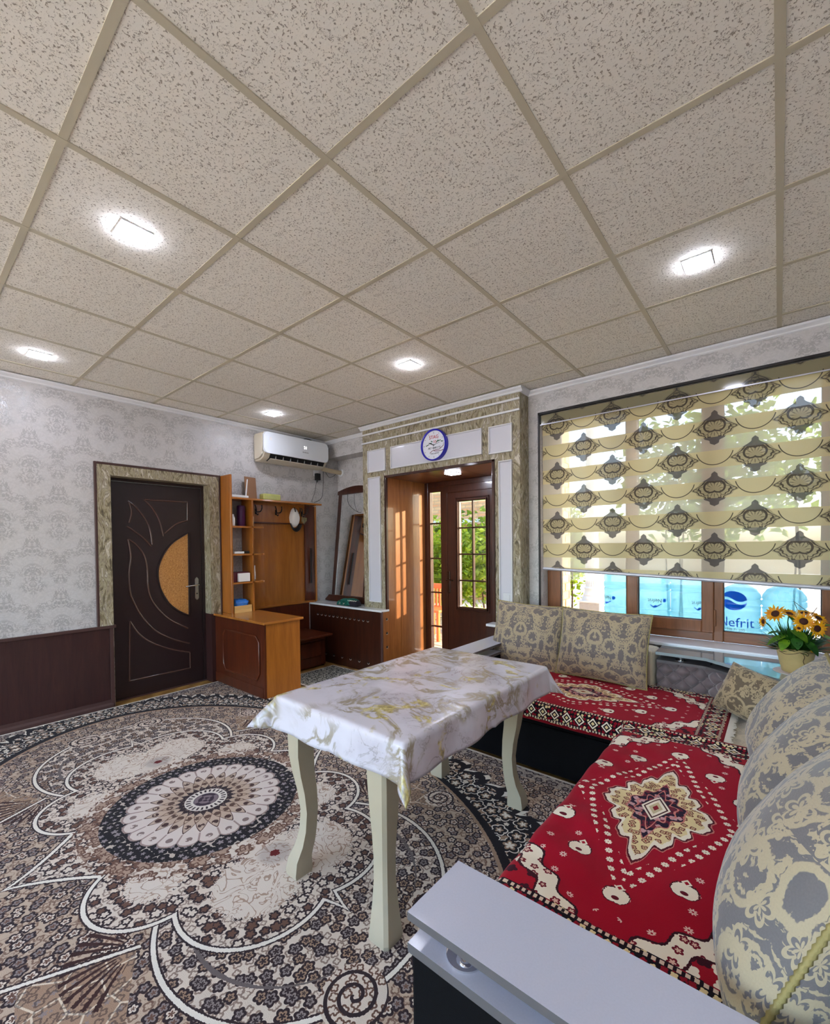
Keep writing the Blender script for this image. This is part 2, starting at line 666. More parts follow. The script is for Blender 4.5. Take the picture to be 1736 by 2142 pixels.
def m_runner():
    m = Mat('grey floral runner')
    x, y, z = m.xyz()
    f1, k1 = m.flowers(x, y, 13.0, 0.03, 6)
    f2, k2 = m.flowers(x, y + 2.0, 26.0, 0.014, 4, 0.9)
    c = m.mix(f2.band(0, 0.004), C(172, 170, 160), C(70, 72, 70))
    c = m.mix(f1.lt(0.0), c, C(150, 150, 142))
    c = m.mix(f1.band(0, 0.006), c, C(58, 60, 60))
    ed = (0.45 - x.abs()).min(0.33 - y.abs())
    c = m.mix(ed.lt(0.02), c, C(206, 200, 188))
    return m.done(m.pbr(c, 0.95, normal=m.bump(m.noise(m.vec(x, y), 400.0), 0.4, 0.004), spec=0.1))


def m_throw(half_x, half_y, name):
    """red woven throw: scalloped cream medallion, scattered flowers, cream corners, navy border. UV in metres about the centre"""
    m = Mat(name)
    x, y, _ = m.xyz(m.coords('UV'))
    wob = m.noise(m.vec(x, y), 150.0, 1.0) - 0.5
    RED, CREAM, YEL, NAVY, PINK = C(158, 0, 32), C(238, 226, 204), C(226, 204, 152), C(36, 18, 40), C(200, 120, 110)
    tone = m.noise(m.vec(x, y), 5.0, 2.0)
    c = m.mix(tone, C(146, 0, 28), C(168, 0, 36))
    u, v = x.abs(), y.abs()
    # scattered double rows of small four petalled flowers around the medallion
    dm = u * (1 / 0.215) + v * (1 / 0.385)

    def dots(c, px, py, sc, R, mask, col):
        gx, gy = (px * sc).fract() - 0.5, (py * sc).fract() - 0.5
        g = (gx * gx + gy * gy).sqrt()
        ga = m.op('ARCTAN2', gy, gx)
        s = g - ((ga * 4.0).cos().abs() * 0.10 + R)
        return m.mix(s.lt(0.0) * mask * g.gt(0.045), c, col)
    c = dots(c, u + v * 0.35, v - u * 0.35, 25.0, 0.20, (dm - 1.13).abs().lt(0.13), CREAM)
    c = dots(c, u * 1.0, v * 1.0, 15.0, 0.07, dm.gt(1.35) * (m.noise(m.vec(u, v), 8.0).gt(0.5)), C(226, 190, 178))
    # small heart shaped motifs
    for (hx, hy) in ((0.24, 0.235), (0.14, 0.38), (0.0, 0.505)):
        a, b = u - hx, v - hy
        aa = a.abs()
        d = ((aa - 0.009) * (aa - 0.009) + b * b * 0.8).sqrt() - 0.0150 + b * 0.34 + wob * 0.008
        c = m.mix(d.lt(0.009), c, C(70, 10, 24))
        c = m.mix(d.lt(0.006), c, CREAM)
        c = m.mix((a * a * 0.6 + b * b).sqrt().lt(0.0075), c, C(100, 10, 30))
        b2 = (v - hy + 0.045).abs() + a.abs() * 1.2
        c = m.mix(b2.lt(0.016), c, CREAM)
        c = m.mix(b2.lt(0.008), c, RED)
    # centre medallion
    a = m.op('ARCTAN2', v * 0.72, u)
    rr = u * (1 / 0.172) + v * (1 / 0.313)
    lob = (a * 7.0 * 2.0).cos() * 0.075 + (a * 14.0 * 2.0).cos() * 0.03
    e = rr - 1.0 + lob + wob * 0.04
    c = m.mix(e.lt(0.07), c, PINK)
    c = m.mix(e.lt(0.045), c, C(84, 12, 28))
    f1, k1 = m.flowers(x, y, 36.0, 0.009, 4, 0.8)
    ci = m.mix(f1.band(0.0, 0.0022), YEL, C(120, 60, 50))
    ci = m.mix(f1.lt(-0.005), ci, C(130, 20, 34))
    ci = m.mix(e.gt(-0.10), ci, CREAM)
    c = m.mix(e.lt(0.0), c, ci)
    e2 = rr - 0.56 + (a * 10.0).cos() * 0.06 + wob * 0.03
    cn = m.mix(f1.lt(0.002), NAVY, m.mix(k1.gt(0.5), C(196, 150, 150), C(110, 30, 48)))
    c = m.mix(e2.lt(0.03), c, PINK)
    c = m.mix(e2.lt(0.0), c, cn)
    c = m.mix((e2 + 0.16).abs().lt(0.02), c, PINK)
    c = m.mix(rr.lt(0.27), c, CREAM)
    c = m.mix((rr - 0.21).abs().lt(0.018), c, C(80, 40, 40))
    c = m.mix(rr.lt(0.13), c, C(198, 180, 140))
    c = m.mix(rr.lt(0.06), c, C(130, 20, 34))
    # cream scalloped corners with red inside
    cx, cy = (half_x - 0.10) - u, (half_y - 0.12) - v
    q = cx * (1 / 0.25) + cy * (1 / 0.25)
    ql = q - 1.0 + ((cx - cy) * 42.0).cos() * 0.07 + wob * 0.05
    f2, k2 = m.flowers(x, y, 22.0, 0.012, 5, 0.6)
    cc = m.mix(f2.lt(0.0), CREAM, C(112, 14, 34))
    cc = m.mix(f2.lt(-0.006), cc, C(220, 180, 160))
    ce = m.mix(f2.lt(0.004), C(160, 12, 34), m.mix(k2.gt(0.5), CREAM, C(60, 14, 28)))
    c = m.mix(ql.lt(0.04), c, C(50, 14, 26))
    c = m.mix(ql.lt(0.0), c, cc)
    c = m.mix(ql.lt(-0.32), c, C(60, 14, 26))
    c = m.mix(ql.lt(-0.36), c, ce)
    # border
    ed = (half_x - u).min(half_y - v)
    al = m.op('COMPARE', ed, half_x - u, 0.0005)
    along = m.mix(al, m.vec(x, 0, 0), m.vec(y, 0, 0))
    al_v = m.xyz(along)[0]
    t = ((al_v * (1 / 0.072)).fract() - 0.5).abs()
    mo = (t * 0.072 + (ed - 0.062).abs()) - 0.028
    f3, k3 = m.flowers(x, y, 52.0, 0.0075, 4, 0.4)
    bc = m.mix(f3.lt(0.0), C(24, 14, 22), m.mix(k3.gt(0.35), YEL, C(140, 16, 34)))
    bc = m.mix(mo.lt(0.006), bc, C(20, 12, 20))
    bc = m.mix(mo.lt(0.0), bc, CREAM)
    bc = m.mix(mo.lt(-0.009), bc, C(30, 14, 22))
    bc = m.mix(mo.lt(-0.018), bc, YEL)
    zig = ((al_v * 60.0).fract() - 0.5).abs().lt(0.22)
    bc = m.mix((ed - 0.113).abs().lt(0.0055), bc, m.mix(zig, C(214, 190, 166), C(30, 14, 24)))
    bc = m.mix((ed - 0.022).abs().lt(0.005), bc, m.mix(zig, C(214, 190, 166), C(30, 14, 24)))
    bc = m.mix(ed.lt(0.013), bc, C(140, 8, 28))
    c = m.mix(ed.lt(0.122), c, bc)
    weave = m.noise(m.vec(x, y), 500.0, 1.0)
    return m.done(m.pbr(c, 0.85, normal=m.bump(weave, 0.3, 0.003), spec=0.15, sheen=0.05))


def m_damask(name, bgc, fgc, per=0.30, seed=0.0, axes=(0, 2), uv=True):
    """upholstery damask: mirror repeat with scrolls, hearts and leaves"""
    m = Mat(name)
    q = m.xyz(m.coords('UV')) if uv else m.xyz()
    if uv:
        axes = (0, 1)
    x, z = q[axes[0]] + seed, q[axes[1]]
    H = per * 1.25
    row = (z * (1 / H)).floor()
    sx = ((x * (1 / per)).fract() - 0.5).abs() * per
    sz = (z * (1 / H)).fract() * H
    wv = m.vec(sx, sz, 0.0)
    w1 = (m.noise(wv, 14.0, 1.0) - 0.5) * 0.03
    w2 = (m.noise(m.vec(sx, sz, 3.0), 14.0, 1.0) - 0.5) * 0.03
    jag = (m.noise(m.vec(sx, sz, 6.0), 110.0, 1.0) - 0.5) * 0.016
    px, pz = sx + w1 + jag, sz + w2 + jag
    f = None

    def add(fv):
        nonlocal f
        f = fv if f is None else f.max(fv)
    k = per / 0.30
    # scroll rings: centre x, z, radius, thickness
    for (a, b, r, t) in ((0.062, 0.29, 0.040, 0.0065), (0.118, 0.17, 0.034, 0.010), (0.05, 0.10, 0.045, 0.006), (0.15, 0.33, 0.036, 0.008), (0.0, 0.02, 0.05, 0.006)):
        dx, dz = px - a * k, pz - b * k
        d = (dx * dx + dz * dz).sqrt() - r * k
        add(d.abs().lt(t * k, 0.0015))
    # stems
    add(((px - 0.055 * k) - ((pz * (18.0 / k)).sin() * 0.035 * k)).abs().lt(0.005 * k, 0.0015))
    leaf = m.noise(m.vec(px, pz, 1.0), 30.0 / k, 2.0, 0.55, 1.2)
    add(leaf.gt(0.585, 0.012))
    fl, kk = m.flowers(sx, sz, 11.0 / k, 0.030 * k, 6, 0.5, 0.3)
    add((fl.lt(0.0) * fl.gt(-0.008 * k)).max(fl.lt(-0.016 * k)))
    grain = m.noise(m.vec(x * 1.0, z * 1.0), 260.0, 2.0)
    edge = f * (grain * 0.25 + 0.80)
    c = m.mix(edge, m.mix(grain, bgc, tuple(min(1, v * 1.25) for v in bgc[:3]) + (1,)), fgc)
    return m.done(m.pbr(c, 0.62 - 0.1 * 1, normal=m.bump(f * 0.6 + grain * 0.5, 0.35, 0.003), spec=0.25, sheen=0.25))


def m_marble():
    m = Mat('marble print vinyl')
    x, y, _ = m.xyz(m.coords('UV'))
    w1 = m.noise(m.vec(x, y), 3.0, 3.0)
    p = m.vec(x + w1 * 0.5, y * 1.4 - w1 * 0.35)
    n1 = m.noise(p, 3.2, 5.0, 0.62, 0.8)
    vein = (n1 - 0.5).abs().lt(0.030, 0.026)
    n2 = m.noise(m.vec(x * 1.0, y * 1.0, 5.0), 5.0, 5.0, 0.65, 1.6)
    fine = (n2 - 0.5).abs().lt(0.012, 0.010)
    cloud = m.noise(m.vec(x, y, 8.0), 2.6, 4.0, 0.6).gt(0.52, 0.10)
    gold = m.noise(m.vec(x, y, 2.0), 4.0, 4.0, 0.65, 0.7).gt(0.575, 0.03)
    c = m.mix(cloud, C(210, 205, 212), C(190, 183, 190))
    c = m.mix(vein * m.noise(m.vec(x, y, 1.0), 3.0).gt(0.46, 0.06), c, C(158, 146, 126))
    c = m.mix(fine * cloud * 0.7, c, C(134, 124, 118))
    gv = m.ramp(m.noise(m.vec(x, y, 3.0), 26.0, 4.0, 0.7), [(0.35, C(116, 104, 66)), (0.5, C(186, 168, 92)), (0.65, C(228, 214, 150))])
    c = m.mix(gold * vein.max(m.noise(p, 9.0, 3.0).gt(0.55, 0.04)) * 0.85, c, gv)
    return m.done(m.pbr(c, 0.24, normal=m.bump(m.noise(m.vec(x, y), 9.0, 2.0), 0.10, 0.01), spec=0.5))


def m_blind(sheer, dark=False):
    """zebra blind fabric printed with damask medallions; sheer or dense band. Object coords: x across, z up (world)"""
    m = Mat('blind sheer band' if sheer else 'blind dense band')
    x, y, z = m.xyz(m.coords('UV'))
    z = y
    PZ, PX = 0.2085, 0.44
    # two staggered lattices of motifs; z measured from the lowest dense band's centre
    best = None
    heart = lines = None
    for ph in (0.0, 1.0):
        gx = ((x * (1 / PX) + 0.5 + 0.5 * ph).fract() - 0.5) * PX
        gz = ((z * (1 / (2 * PZ)) + 0.5 + 0.5 * ph).fract() - 0.5) * (2 * PZ)
        ax = gx.abs()
        a = m.op('ARCTAN2', gz, ax)
        d = (ax * ax * 0.66 + gz * gz * 0.74).sqrt()
        gg = gz.abs()
        body = (ax - m.op('POWER', 2.718, gz * gz * (-1 / 0.0030)) * 0.036 - (0.122 - gg) * 0.80 + (gz * 150.0 + ax * 40.0).sin() * 0.006) * 0.8
        ins = (ax - 0.022) * (ax - 0.022) + (gz - 0.012) * (gz - 0.012)
        hr = ins.sqrt() - 0.034 - gz * 0.18
        ln = (body + 0.012).abs().lt(0.0035).max((body + 0.032 + (a * 16.0).cos() * 0.006).abs().lt(0.004)).max(hr.abs().lt(0.006))
        ln = ln.max((((ax * ax + gz * gz).sqrt()) * 9.0 + (a * 14.0).cos() * 0.3).fract().lt(0.18) * body.lt(-0.01) * 0.7)
        best = body if best is None else best.min(body)
        lines = ln * body.lt(0.0) if lines is None else lines.max(ln * body.lt(0.0))
        arc = ((ax - 0.22) * (ax - 0.22) + (gz - 0.066) * (gz - 0.066)).sqrt() - 0.105
        arcs = arc.abs().lt(0.0028) * gz.lt(0.045)
        lines = lines.max(arcs)
    tex = m.noise(m.vec(x * 1.0, z * 1.0), 320.0, 2.0)
    inside = best.lt(0.0, 0.0015)
    if sheer:
        col = m.mix(inside, C(236, 228, 206), C(104, 100, 96))
        dens = inside * 0.40 + 0.54 + (tex - 0.5) * 0.08
    else:
        col = m.mix(inside * 0.45, m.mix(tex, C(196, 184, 142), C(206, 194, 152)), C(120, 108, 88))
        col = m.mix(lines, col, C(84, 76, 66))
        dens = 0.985
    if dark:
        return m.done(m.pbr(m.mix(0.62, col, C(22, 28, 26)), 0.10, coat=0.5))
    d1 = m.N.new('ShaderNodeBsdfDiffuse')
    m.put(d1.inputs[0], col)
    t1 = m.N.new('ShaderNodeBsdfTranslucent')
    m.put(t1.inputs[0], col)
    mx = m.N.new('ShaderNodeMixShader')
    mx.inputs[0].default_value = 0.5 if sheer else 0.30
    m.L.new(d1.outputs[0], mx.inputs[1])
    m.L.new(t1.outputs[0], mx.inputs[2])
    tr = m.N.new('ShaderNodeBsdfTransparent')
    m2 = m.N.new('ShaderNodeMixShader')
    m.put(m2.inputs[0], dens)
    m.L.new(tr.outputs[0], m2.inputs[1])
    m.L.new(mx.outputs[0], m2.inputs[2])
    return m.done(V(m, m2.outputs[0]))


def m_glass(name, col=(1, 1, 1, 1), rough=0.0, gloss=0.10):
    """thin pane: mostly clear with a faint reflection"""
    m = Mat(name)
    tr = m.N.new('ShaderNodeBsdfTransparent')
    tr.inputs[0].default_value = col
    gl = m.N.new('ShaderNodeBsdfGlossy')
    gl.inputs['Roughness'].default_value = rough
    lw = m.N.new('ShaderNodeLayerWeight')
    lw.inputs[0].default_value = 0.5
    f = m.op('POWER', V(m, lw.outputs['Facing']), 5.0) * 0.9 + 0.035
    mx = m.N.new('ShaderNodeMixShader')
    m.L.new(f.k, mx.inputs[0])
    m.L.new(tr.outputs[0], mx.inputs[1])
    m.L.new(gl.outputs[0], mx.inputs[2])
    return m.done(V(m, mx.outputs[0]))


def m_emit(name, col, strength):
    m = Mat(name)
    e = m.N.new('ShaderNodeEmission')
    e.inputs[0].default_value = col
    e.inputs[1].default_value = strength
    return m.done(V(m, e.outputs[0]))


def m_leaf(name, c1, c2, scale=6.0):
    m = Mat(name)
    n = m.noise(m.coords(), scale, 3.0)
    c = m.ramp(n, [(0.3, c1), (0.7, c2)])
    d1 = m.N.new('ShaderNodeBsdfPrincipled')
    m.put(d1.inputs['Base Color'], c)
    d1.inputs['Roughness'].default_value = 0.5
    t1 = m.N.new('ShaderNodeBsdfTranslucent')
    m.put(t1.inputs[0], c)
    mx = m.N.new('ShaderNodeMixShader')
    mx.inputs[0].default_value = 0.4
    m.L.new(d1.outputs[0], mx.inputs[1])
    m.L.new(t1.outputs[0], mx.inputs[2])
    return m.done(V(m, mx.outputs[0]))


M = dict(
    wallpaper=m_wallpaper(), stripes=m_stripes(), tile=m_tile(), lino=m_linoleum(), carpet=m_carpet(), runner=m_runner(),
    rail=plain('ceiling rail', C(196, 187, 164), 0.5), rail_w=plain('white trim paint', C(224, 224, 226), 0.45),
    white_panel=plain('white panel', C(206, 206, 214), 0.3, coat=0.2, nscale=6, namp=0.02),
    white_gloss=plain('white gloss board', C(222, 224, 226), 0.12, coat=0.5),
    wainscot=wood('wainscot chocolate', C(48, 26, 26), C(66, 38, 34), 0.4, 2, 0.1),
    wain_trim=plain('wainscot trim', C(74, 50, 46), 0.45),
    door_dark=plain('dark brown door paint', C(42, 27, 27), 0.34, nscale=30, namp=0.12, coat=0.15),
    door_line=plain('door moulding highlight', C(78, 54, 48), 0.2, coat=0.6),  # lighter than the leaf: the moulding's highlights are put into its colour
    wenge=wood('dark red brown veneer', C(44, 20, 12), C(70, 34, 20), 0.3, 2, 0.25),
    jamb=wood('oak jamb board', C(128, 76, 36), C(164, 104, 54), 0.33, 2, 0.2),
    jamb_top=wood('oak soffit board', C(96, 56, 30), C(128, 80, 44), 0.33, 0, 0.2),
    oak_v=wood('orange veneer upright', C(142, 82, 26), C(176, 108, 40), 0.3, 2, 0.3, 0.6),
    oak_h=wood('orange veneer lying', C(148, 88, 34), C(182, 116, 50), 0.25, 1, 0.4, 0.6),
    mahog=wood('mahogany veneer', C(64, 26, 14), C(96, 42, 20), 0.3, 2, 0.3, 0.6),
    mahog_h=wood('mahogany veneer lying', C(70, 30, 16), C(106, 50, 26), 0.28, 1, 0.3, 0.6),
    pvc=wood('walnut foil window frame', C(112, 66, 34), C(142, 88, 50), 0.4, 2, 0.1),
    pvc_h=wood('walnut foil rail', C(112, 66, 34), C(142, 88, 50), 0.4, 0, 0.1),
    gasket=plain('grey glazing gasket', C(60, 60, 64), 0.6),
    glass=m_glass('window glass', (0.50, 0.51, 0.51, 1)), glass2=m_glass('clear window glass'), amber=None,
    chrome=plain('chrome', (0.82, 0.82, 0.84, 1), 0.08, 1.0), brass=plain('satin brass', C(196, 176, 140), 0.28, 1.0),
    silver=plain('silver handle', C(200, 198, 194), 0.25, 1.0),
    black_fab=plain('black upholstery', C(13, 12, 14), 0.9, spec=0.15, bump=0.3, bscale=500, nscale=40, namp=0.2),
    grey_velvet=plain('taupe velvet', C(112, 98, 98), 0.6, nscale=12, namp=0.12, bump=0.15, bscale=600, sheen=0.6),
    grey_lam=plain('pale grey laminate', C(182, 182, 194), 0.36, nscale=260, namp=0.06, coat=0.1),
    grey_edge=plain('grey board edge', C(96, 92, 92), 0.5),
    glass_shelf=plain('glossy grey shelf', C(150, 164, 166), 0.05, coat=1.0),
    table_paint=plain('ivory table paint', C(184, 171, 146), 0.4, nscale=20, namp=0.04, bump=0.1, bscale=260),
    marble=m_marble(),
    dam_back=m_damask('grey beige damask', C(108, 98, 93), C(176, 158, 126), 0.30, 0.02),
    dam_right=m_damask('silver grey damask', C(102, 97, 96), C(176, 160, 130), 0.34, 0.07),
    dam_small=m_damask('taupe damask', C(100, 86, 68), C(172, 152, 118), 0.26, 0.11),
    dam_seat=m_damask('light seat damask', C(176, 166, 144), C(206, 194, 166), 0.30, 0.0, (0, 1), False),
    piping=plain('gold cord', C(150, 136, 84), 0.6, bump=0.4, bscale=300),
    blind_o=m_blind(False), blind_s=m_blind(True),
    blind_frame=plain('black blind edge', C(28, 24, 24), 0.4), alu=plain('aluminium rail', C(196, 196, 206), 0.3, 0.4),
    cassette=None,
    ac=plain('white plastic', C(226, 230, 234), 0.32, coat=0.1), ac_side=plain('ivory plastic', C(206, 198, 180), 0.4),
    black=plain('black plastic', C(18, 18, 19), 0.4), grey_p=plain('grey plastic', C(140, 138, 136), 0.45),
    cable=plain('grey cable', C(52, 50, 50), 0.5), foam=plain('pipe wrap', C(196, 180, 150), 0.7),
    blue=plain('blue plastic', C(24, 12, 176), 0.3, coat=0.3), face=plain('clock face', C(226, 228, 236), 0.35),
    ink=plain('black ink', C(30, 28, 32), 0.6), red_ink=plain('red ink', C(196, 30, 40), 0.6), green_ink=plain('green ink', C(40, 96, 60), 0.6), maroon_ink=plain('maroon ink', C(96, 30, 44), 0.6),
    blue_ink=m_leaf('blue ink', C(0, 116, 248), C(0, 128, 255)), slate_ink=plain('slate ink', C(8, 44, 72), 0.6),
    paper_w=plain('white paper', C(232, 230, 228), 0.7),
)


def m_amber():
    m = Mat('amber pebbled glass')
    n = m.noise(m.coords(), 90.0, 3.0, 0.6, 0.8)
    c = m.ramp(n, [(0.3, C(150, 96, 42)), (0.7, C(206, 150, 82))])
    return m.done(m.pbr(c, 0.18, normal=m.bump(n, 0.8, 0.006), coat=0.4))


M['amber'] = m_amber()
M['bronze'] = plain('dark bronze fitting', C(70, 58, 50), 0.25, 0.8)
M['ground'] = plain('courtyard concrete', C(222, 214, 200), 0.9, nscale=3, namp=0.08)
XL, XR, YB, YF, ZC = -4.46, 0.62, 3.61, -3.10, 2.715
PX0, PX1, PY = -3.605, -1.69, 3.44          # portal block in front of the window wall
OX0, OX1, OZ, OY = -3.25, -1.95, 2.11, 4.10  # doorway through it
WX0, WX1, WZ0, WZ1, WY = -1.585, 0.50, 0.672, 2.488, 3.74

# ---- floor and walls
floor = struct('floor', bx(-4.76, XR + 0.2, YF - 0.2, 4.25, -0.12, 0.0), M['lino'])
b = B()
box(b, -4.76, XL, YF - 0.2, 1.243, 0, 2.78)
box(b, -4.76, XL, 2.106, 3.80, 0, 2.78)
box(b, -4.76, XL, 1.243, 2.106, 2.02, 2.78)
wall_left = struct('wall_left', b, M['wallpaper'])
struct('wall_right', bx(XR, XR + 0.2, YF - 0.2, 3.61, 0, 2.78), M['wallpaper'])
VX0, VX1, VZ0, VZ1 = -4.2, 0.35, 0.40, 2.48      # unseen window added behind the camera to brighten the ceiling
b = B()
box(b, XL, VX0, YF - 0.2, YF, 0, 2.78)
box(b, VX1, XR, YF - 0.2, YF, 0, 2.78)
box(b, VX0, VX1, YF - 0.2, YF, 0, VZ0)
box(b, VX0, VX1, YF - 0.2, YF, VZ1, 2.78)
struct('wall_front', b, M['wallpaper'])
w2 = struct('added_window', loc=(-2.1, YF - 0.12, VZ0))
for k in range(5):
    x_ = VX0 + (VX1 - VX0 - 0.07) * k / 4
    obj('mullion', bx(x_, x_ + 0.07, YF - 0.15, YF - 0.085, VZ0, VZ1), M['pvc'], w2)
    if k < 4:
        x2_ = VX0 + (VX1 - VX0 - 0.07) * (k + 1) / 4
        obj('frame_rail', bx(x_ + 0.07, x2_, YF - 0.15, YF - 0.085, VZ0, VZ0 + 0.07), M['pvc_h'], w2)
        obj('frame_rail', bx(x_ + 0.07, x2_, YF - 0.15, YF - 0.085, VZ1 - 0.07, VZ1), M['pvc_h'], w2)
        obj('pane', bx(x_ + 0.07, x2_, YF - 0.12, YF - 0.114, VZ0 + 0.07, VZ1 - 0.07), M['glass2'], w2)
struct('ground_yard', bx(-16, 12, -26, YF - 0.2, -0.25, -0.10), M['ground'])  # pale ground laid here to bounce daylight up through the added window
b = B()
box(b, -4.76, PX0 + 0.35, 3.80, 4.25, 0, 2.78)           # niche behind the mirror
box(b, XL, PX0, YB, 3.80, 2.49, 2.78)                    # beam over the niche
box(b, PX1, WX0, YB, 4.02, 0, 2.78)
box(b, WX0, WX1, YB, 4.02, 0, WZ0 - 0.02)
box(b, WX0, WX1, YB, 4.02, WZ1, 2.78)
box(b, WX1, XR, YB, 4.02, 0, 2.78)
box(b, -1.95, PX1, 3.62, 4.25, 0, 2.78)
box(b, OX0, OX1, 3.62, 4.25, OZ + 0.02, 2.78)
wall_back = struct('wall_back', b, M['wallpaper'])

# ---- wainscot on the left wall
b = B()
t = struct('trim_1', loc=(XL, 0, 0))
n = 5
ys = [YF + (1.215 - YF) * k / n for k in range(n + 1)]
for k in range(n):
    obj('wainscot_panel', bx(XL, XL + 0.012, ys[k] + 0.002, ys[k + 1] - 0.002, 0.07, 0.69), M['wainscot'], t)
obj('cap_rail', bx(XL, XL + 0.026, YF, 1.262, 0.69, 0.715, 0.004), M['wain_trim'], t)
obj('edge_strip', bx(XL, XL + 0.02, 1.215, 1.243, 0.0, 0.69, 0.003), M['wain_trim'], t)
b = B()
prism(b, [(XL, 0.0), (XL + 0.034, 0.0), (XL + 0.030, 0.03), (XL + 0.016, 0.045), (XL + 0.014, 0.07), (XL, 0.07)], 1, YF, 1.23)
obj('skirting', b, M['wain_trim'], t)

# ---- cornice mouldings
def cornice(name, prof, axis, a0, a1):
    b_ = B()
    prism(b_, prof, axis, a0, a1)
    return struct(name, b_, M['rail_w'])


zc = 2.706
cornice('trim_2', [(XL, zc), (XL + 0.035, zc), (XL + 0.030, zc - 0.012), (XL + 0.012, zc - 0.026), (XL + 0.010, zc - 0.034), (XL, zc - 0.04)], 1, YF, YB)
def cprof(y):
    return [(y, zc), (y - 0.035, zc), (y - 0.030, zc - 0.012), (y - 0.012, zc - 0.026), (y - 0.010, zc - 0.034), (y, zc - 0.04)]
cornice('trim_3', cprof(YB), 0, XL, PX0)
cornice('trim_4', cprof(PY), 0, PX0 - 0.03, PX1 + 0.03)
cornice('trim_5', cprof(YB), 0, PX1, XR)
b = B()
prism(b, [(PX1, zc), (PX1 + 0.035, zc), (PX1 + 0.030, zc - 0.012), (PX1 + 0.012, zc - 0.026), (PX1 + 0.010, zc - 0.034), (PX1, zc - 0.04)], 1, PY - 0.0, YB)
struct('trim_6', b, M['rail_w'])

# ---- portal block with white panels
b = B()
box(b, PX0, OX0 - 0.02, PY, 3.80, 0, 2.705)
box(b, OX1 + 0.02, PX1, PY, 3.62, 0, 2.705)
box(b, OX0 - 0.02, OX1 + 0.02, PY, 3.62, OZ + 0.02, 2.705)
portal = struct('wall_portal', b, M['stripes'])
def framed(x0, x1, z0, z1):
    p = obj('panel', bx(x0, x1, PY - 0.006, PY, z0, z1), M['white_panel'], portal)
    b_ = B()
    w_ = 0.011
    for (a0, a1, c0, c1) in ((x0, x1, z1 - w_, z1), (x0, x1, z0, z0 + w_), (x0, x0 + w_, z0 + w_, z1 - w_), (x1 - w_, x1, z0 + w_, z1 - w_)):
        box(b_, a0, a1, PY - 0.018, PY - 0.006, c0, c1, 0.003, 1)
    obj('panel_moulding', b_, M['rail_w'], p)
framed(-3.52, -3.25, 2.185, 2.428)
framed(-3.172, -2.055, 2.19, 2.425)
framed(-1.985, -1.757, 2.175, 2.418)
framed(-3.516, -3.332, 0.757, 2.13)
framed(-1.888, -1.76, 0.755, 2.105)
for zz in (2.612, 2.518):
    obj('band_moulding', bx(PX0 - 0.004, PX1 + 0.004, PY - 0.016, PY, zz - 0.009, zz + 0.009, 0.004, 2), M['rail_w'], portal)
# dark edging and boarded lining of the doorway
b = B()
for (x0, x1, z0, z1) in ((OX0 - 0.02, OX0 + 0.006, 0, OZ + 0.02), (OX1 - 0.006, OX1 + 0.02, 0, OZ + 0.02), (OX0 - 0.02, OX1 + 0.02, OZ - 0.006, OZ + 0.02)):
    box(b, x0, x1, PY - 0.012, PY + 0.02, z0, z1, 0.003, 1)
obj('doorway_edging', b, M['wenge'], portal)
yy = [PY + 0.02, 3.66, 3.88, OY + 0.02]
for k in range(3):
    obj('jamb_board', bx(OX0 - 0.02, OX0, yy[k] + 0.0015, yy[k + 1] - 0.0015, 0, OZ), M['jamb'], portal)
    obj('jamb_board', bx(OX1, OX1 + 0.02, yy[k] + 0.0015, yy[k + 1] - 0.0015, 0, OZ), M['jamb'], portal)
xx = [OX0 + (OX1 - OX0) * k / 3 for k in range(4)]
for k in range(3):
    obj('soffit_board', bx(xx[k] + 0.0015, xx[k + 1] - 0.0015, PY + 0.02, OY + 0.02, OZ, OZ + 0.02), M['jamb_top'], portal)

# ---- ceiling: rails and tiles
ceil_o = struct('ceiling', bx(-4.76, XR + 0.2, YF - 0.2, 4.25, 2.78, 2.9), M['rail'])
gx = [(i - 1.9998) * 0.6 for i in range(-5, 3)]
gy = [(j + 1.6489) * 0.6 for j in range(-6, 5)]
for x in gx:
    obj('ceiling_rail', bx(x - 0.012, x + 0.012, YF, YB, 2.7085, 2.735), M['rail'], ceil_o)
ex = [XL] + gx + [XR]
for y in gy:
    for x0, x1 in zip(ex, ex[1:]):
        obj('cross_rail', bx(x0 + 0.012, x1 - 0.012, y - 0.012, y + 0.012, 2.7095, 2.735), M['rail'], ceil_o)
ey = [YF] + gy + [YB]
shared = {}
for i in range(len(ex) - 1):
    for j in range(len(ey) - 1):
        sx, sy = ex[i + 1] - ex[i] - 0.006, ey[j + 1] - ey[j] - 0.006
        key = (round(sx, 3), round(sy, 3))
        if key not in shared:
            tl = obj('ceiling_tile', bx(-sx / 2, sx / 2, -sy / 2, sy / 2, 0, 0.015, 0.002, 1), M['tile'], ceil_o, world=False)
            shared[key] = tl.data
        else:
            tl = bpy.data.objects.new('ceiling_tile', shared[key])
            COL.objects.link(tl)
            tl.parent = ceil_o
        tl.location = ((ex[i] + ex[i + 1]) / 2, (ey[j] + ey[j + 1]) / 2, 2.7125)
        tl.rotation_euler = (random.uniform(-.003, .003), random.uniform(-.003, .003), random.choice((0, PI)))

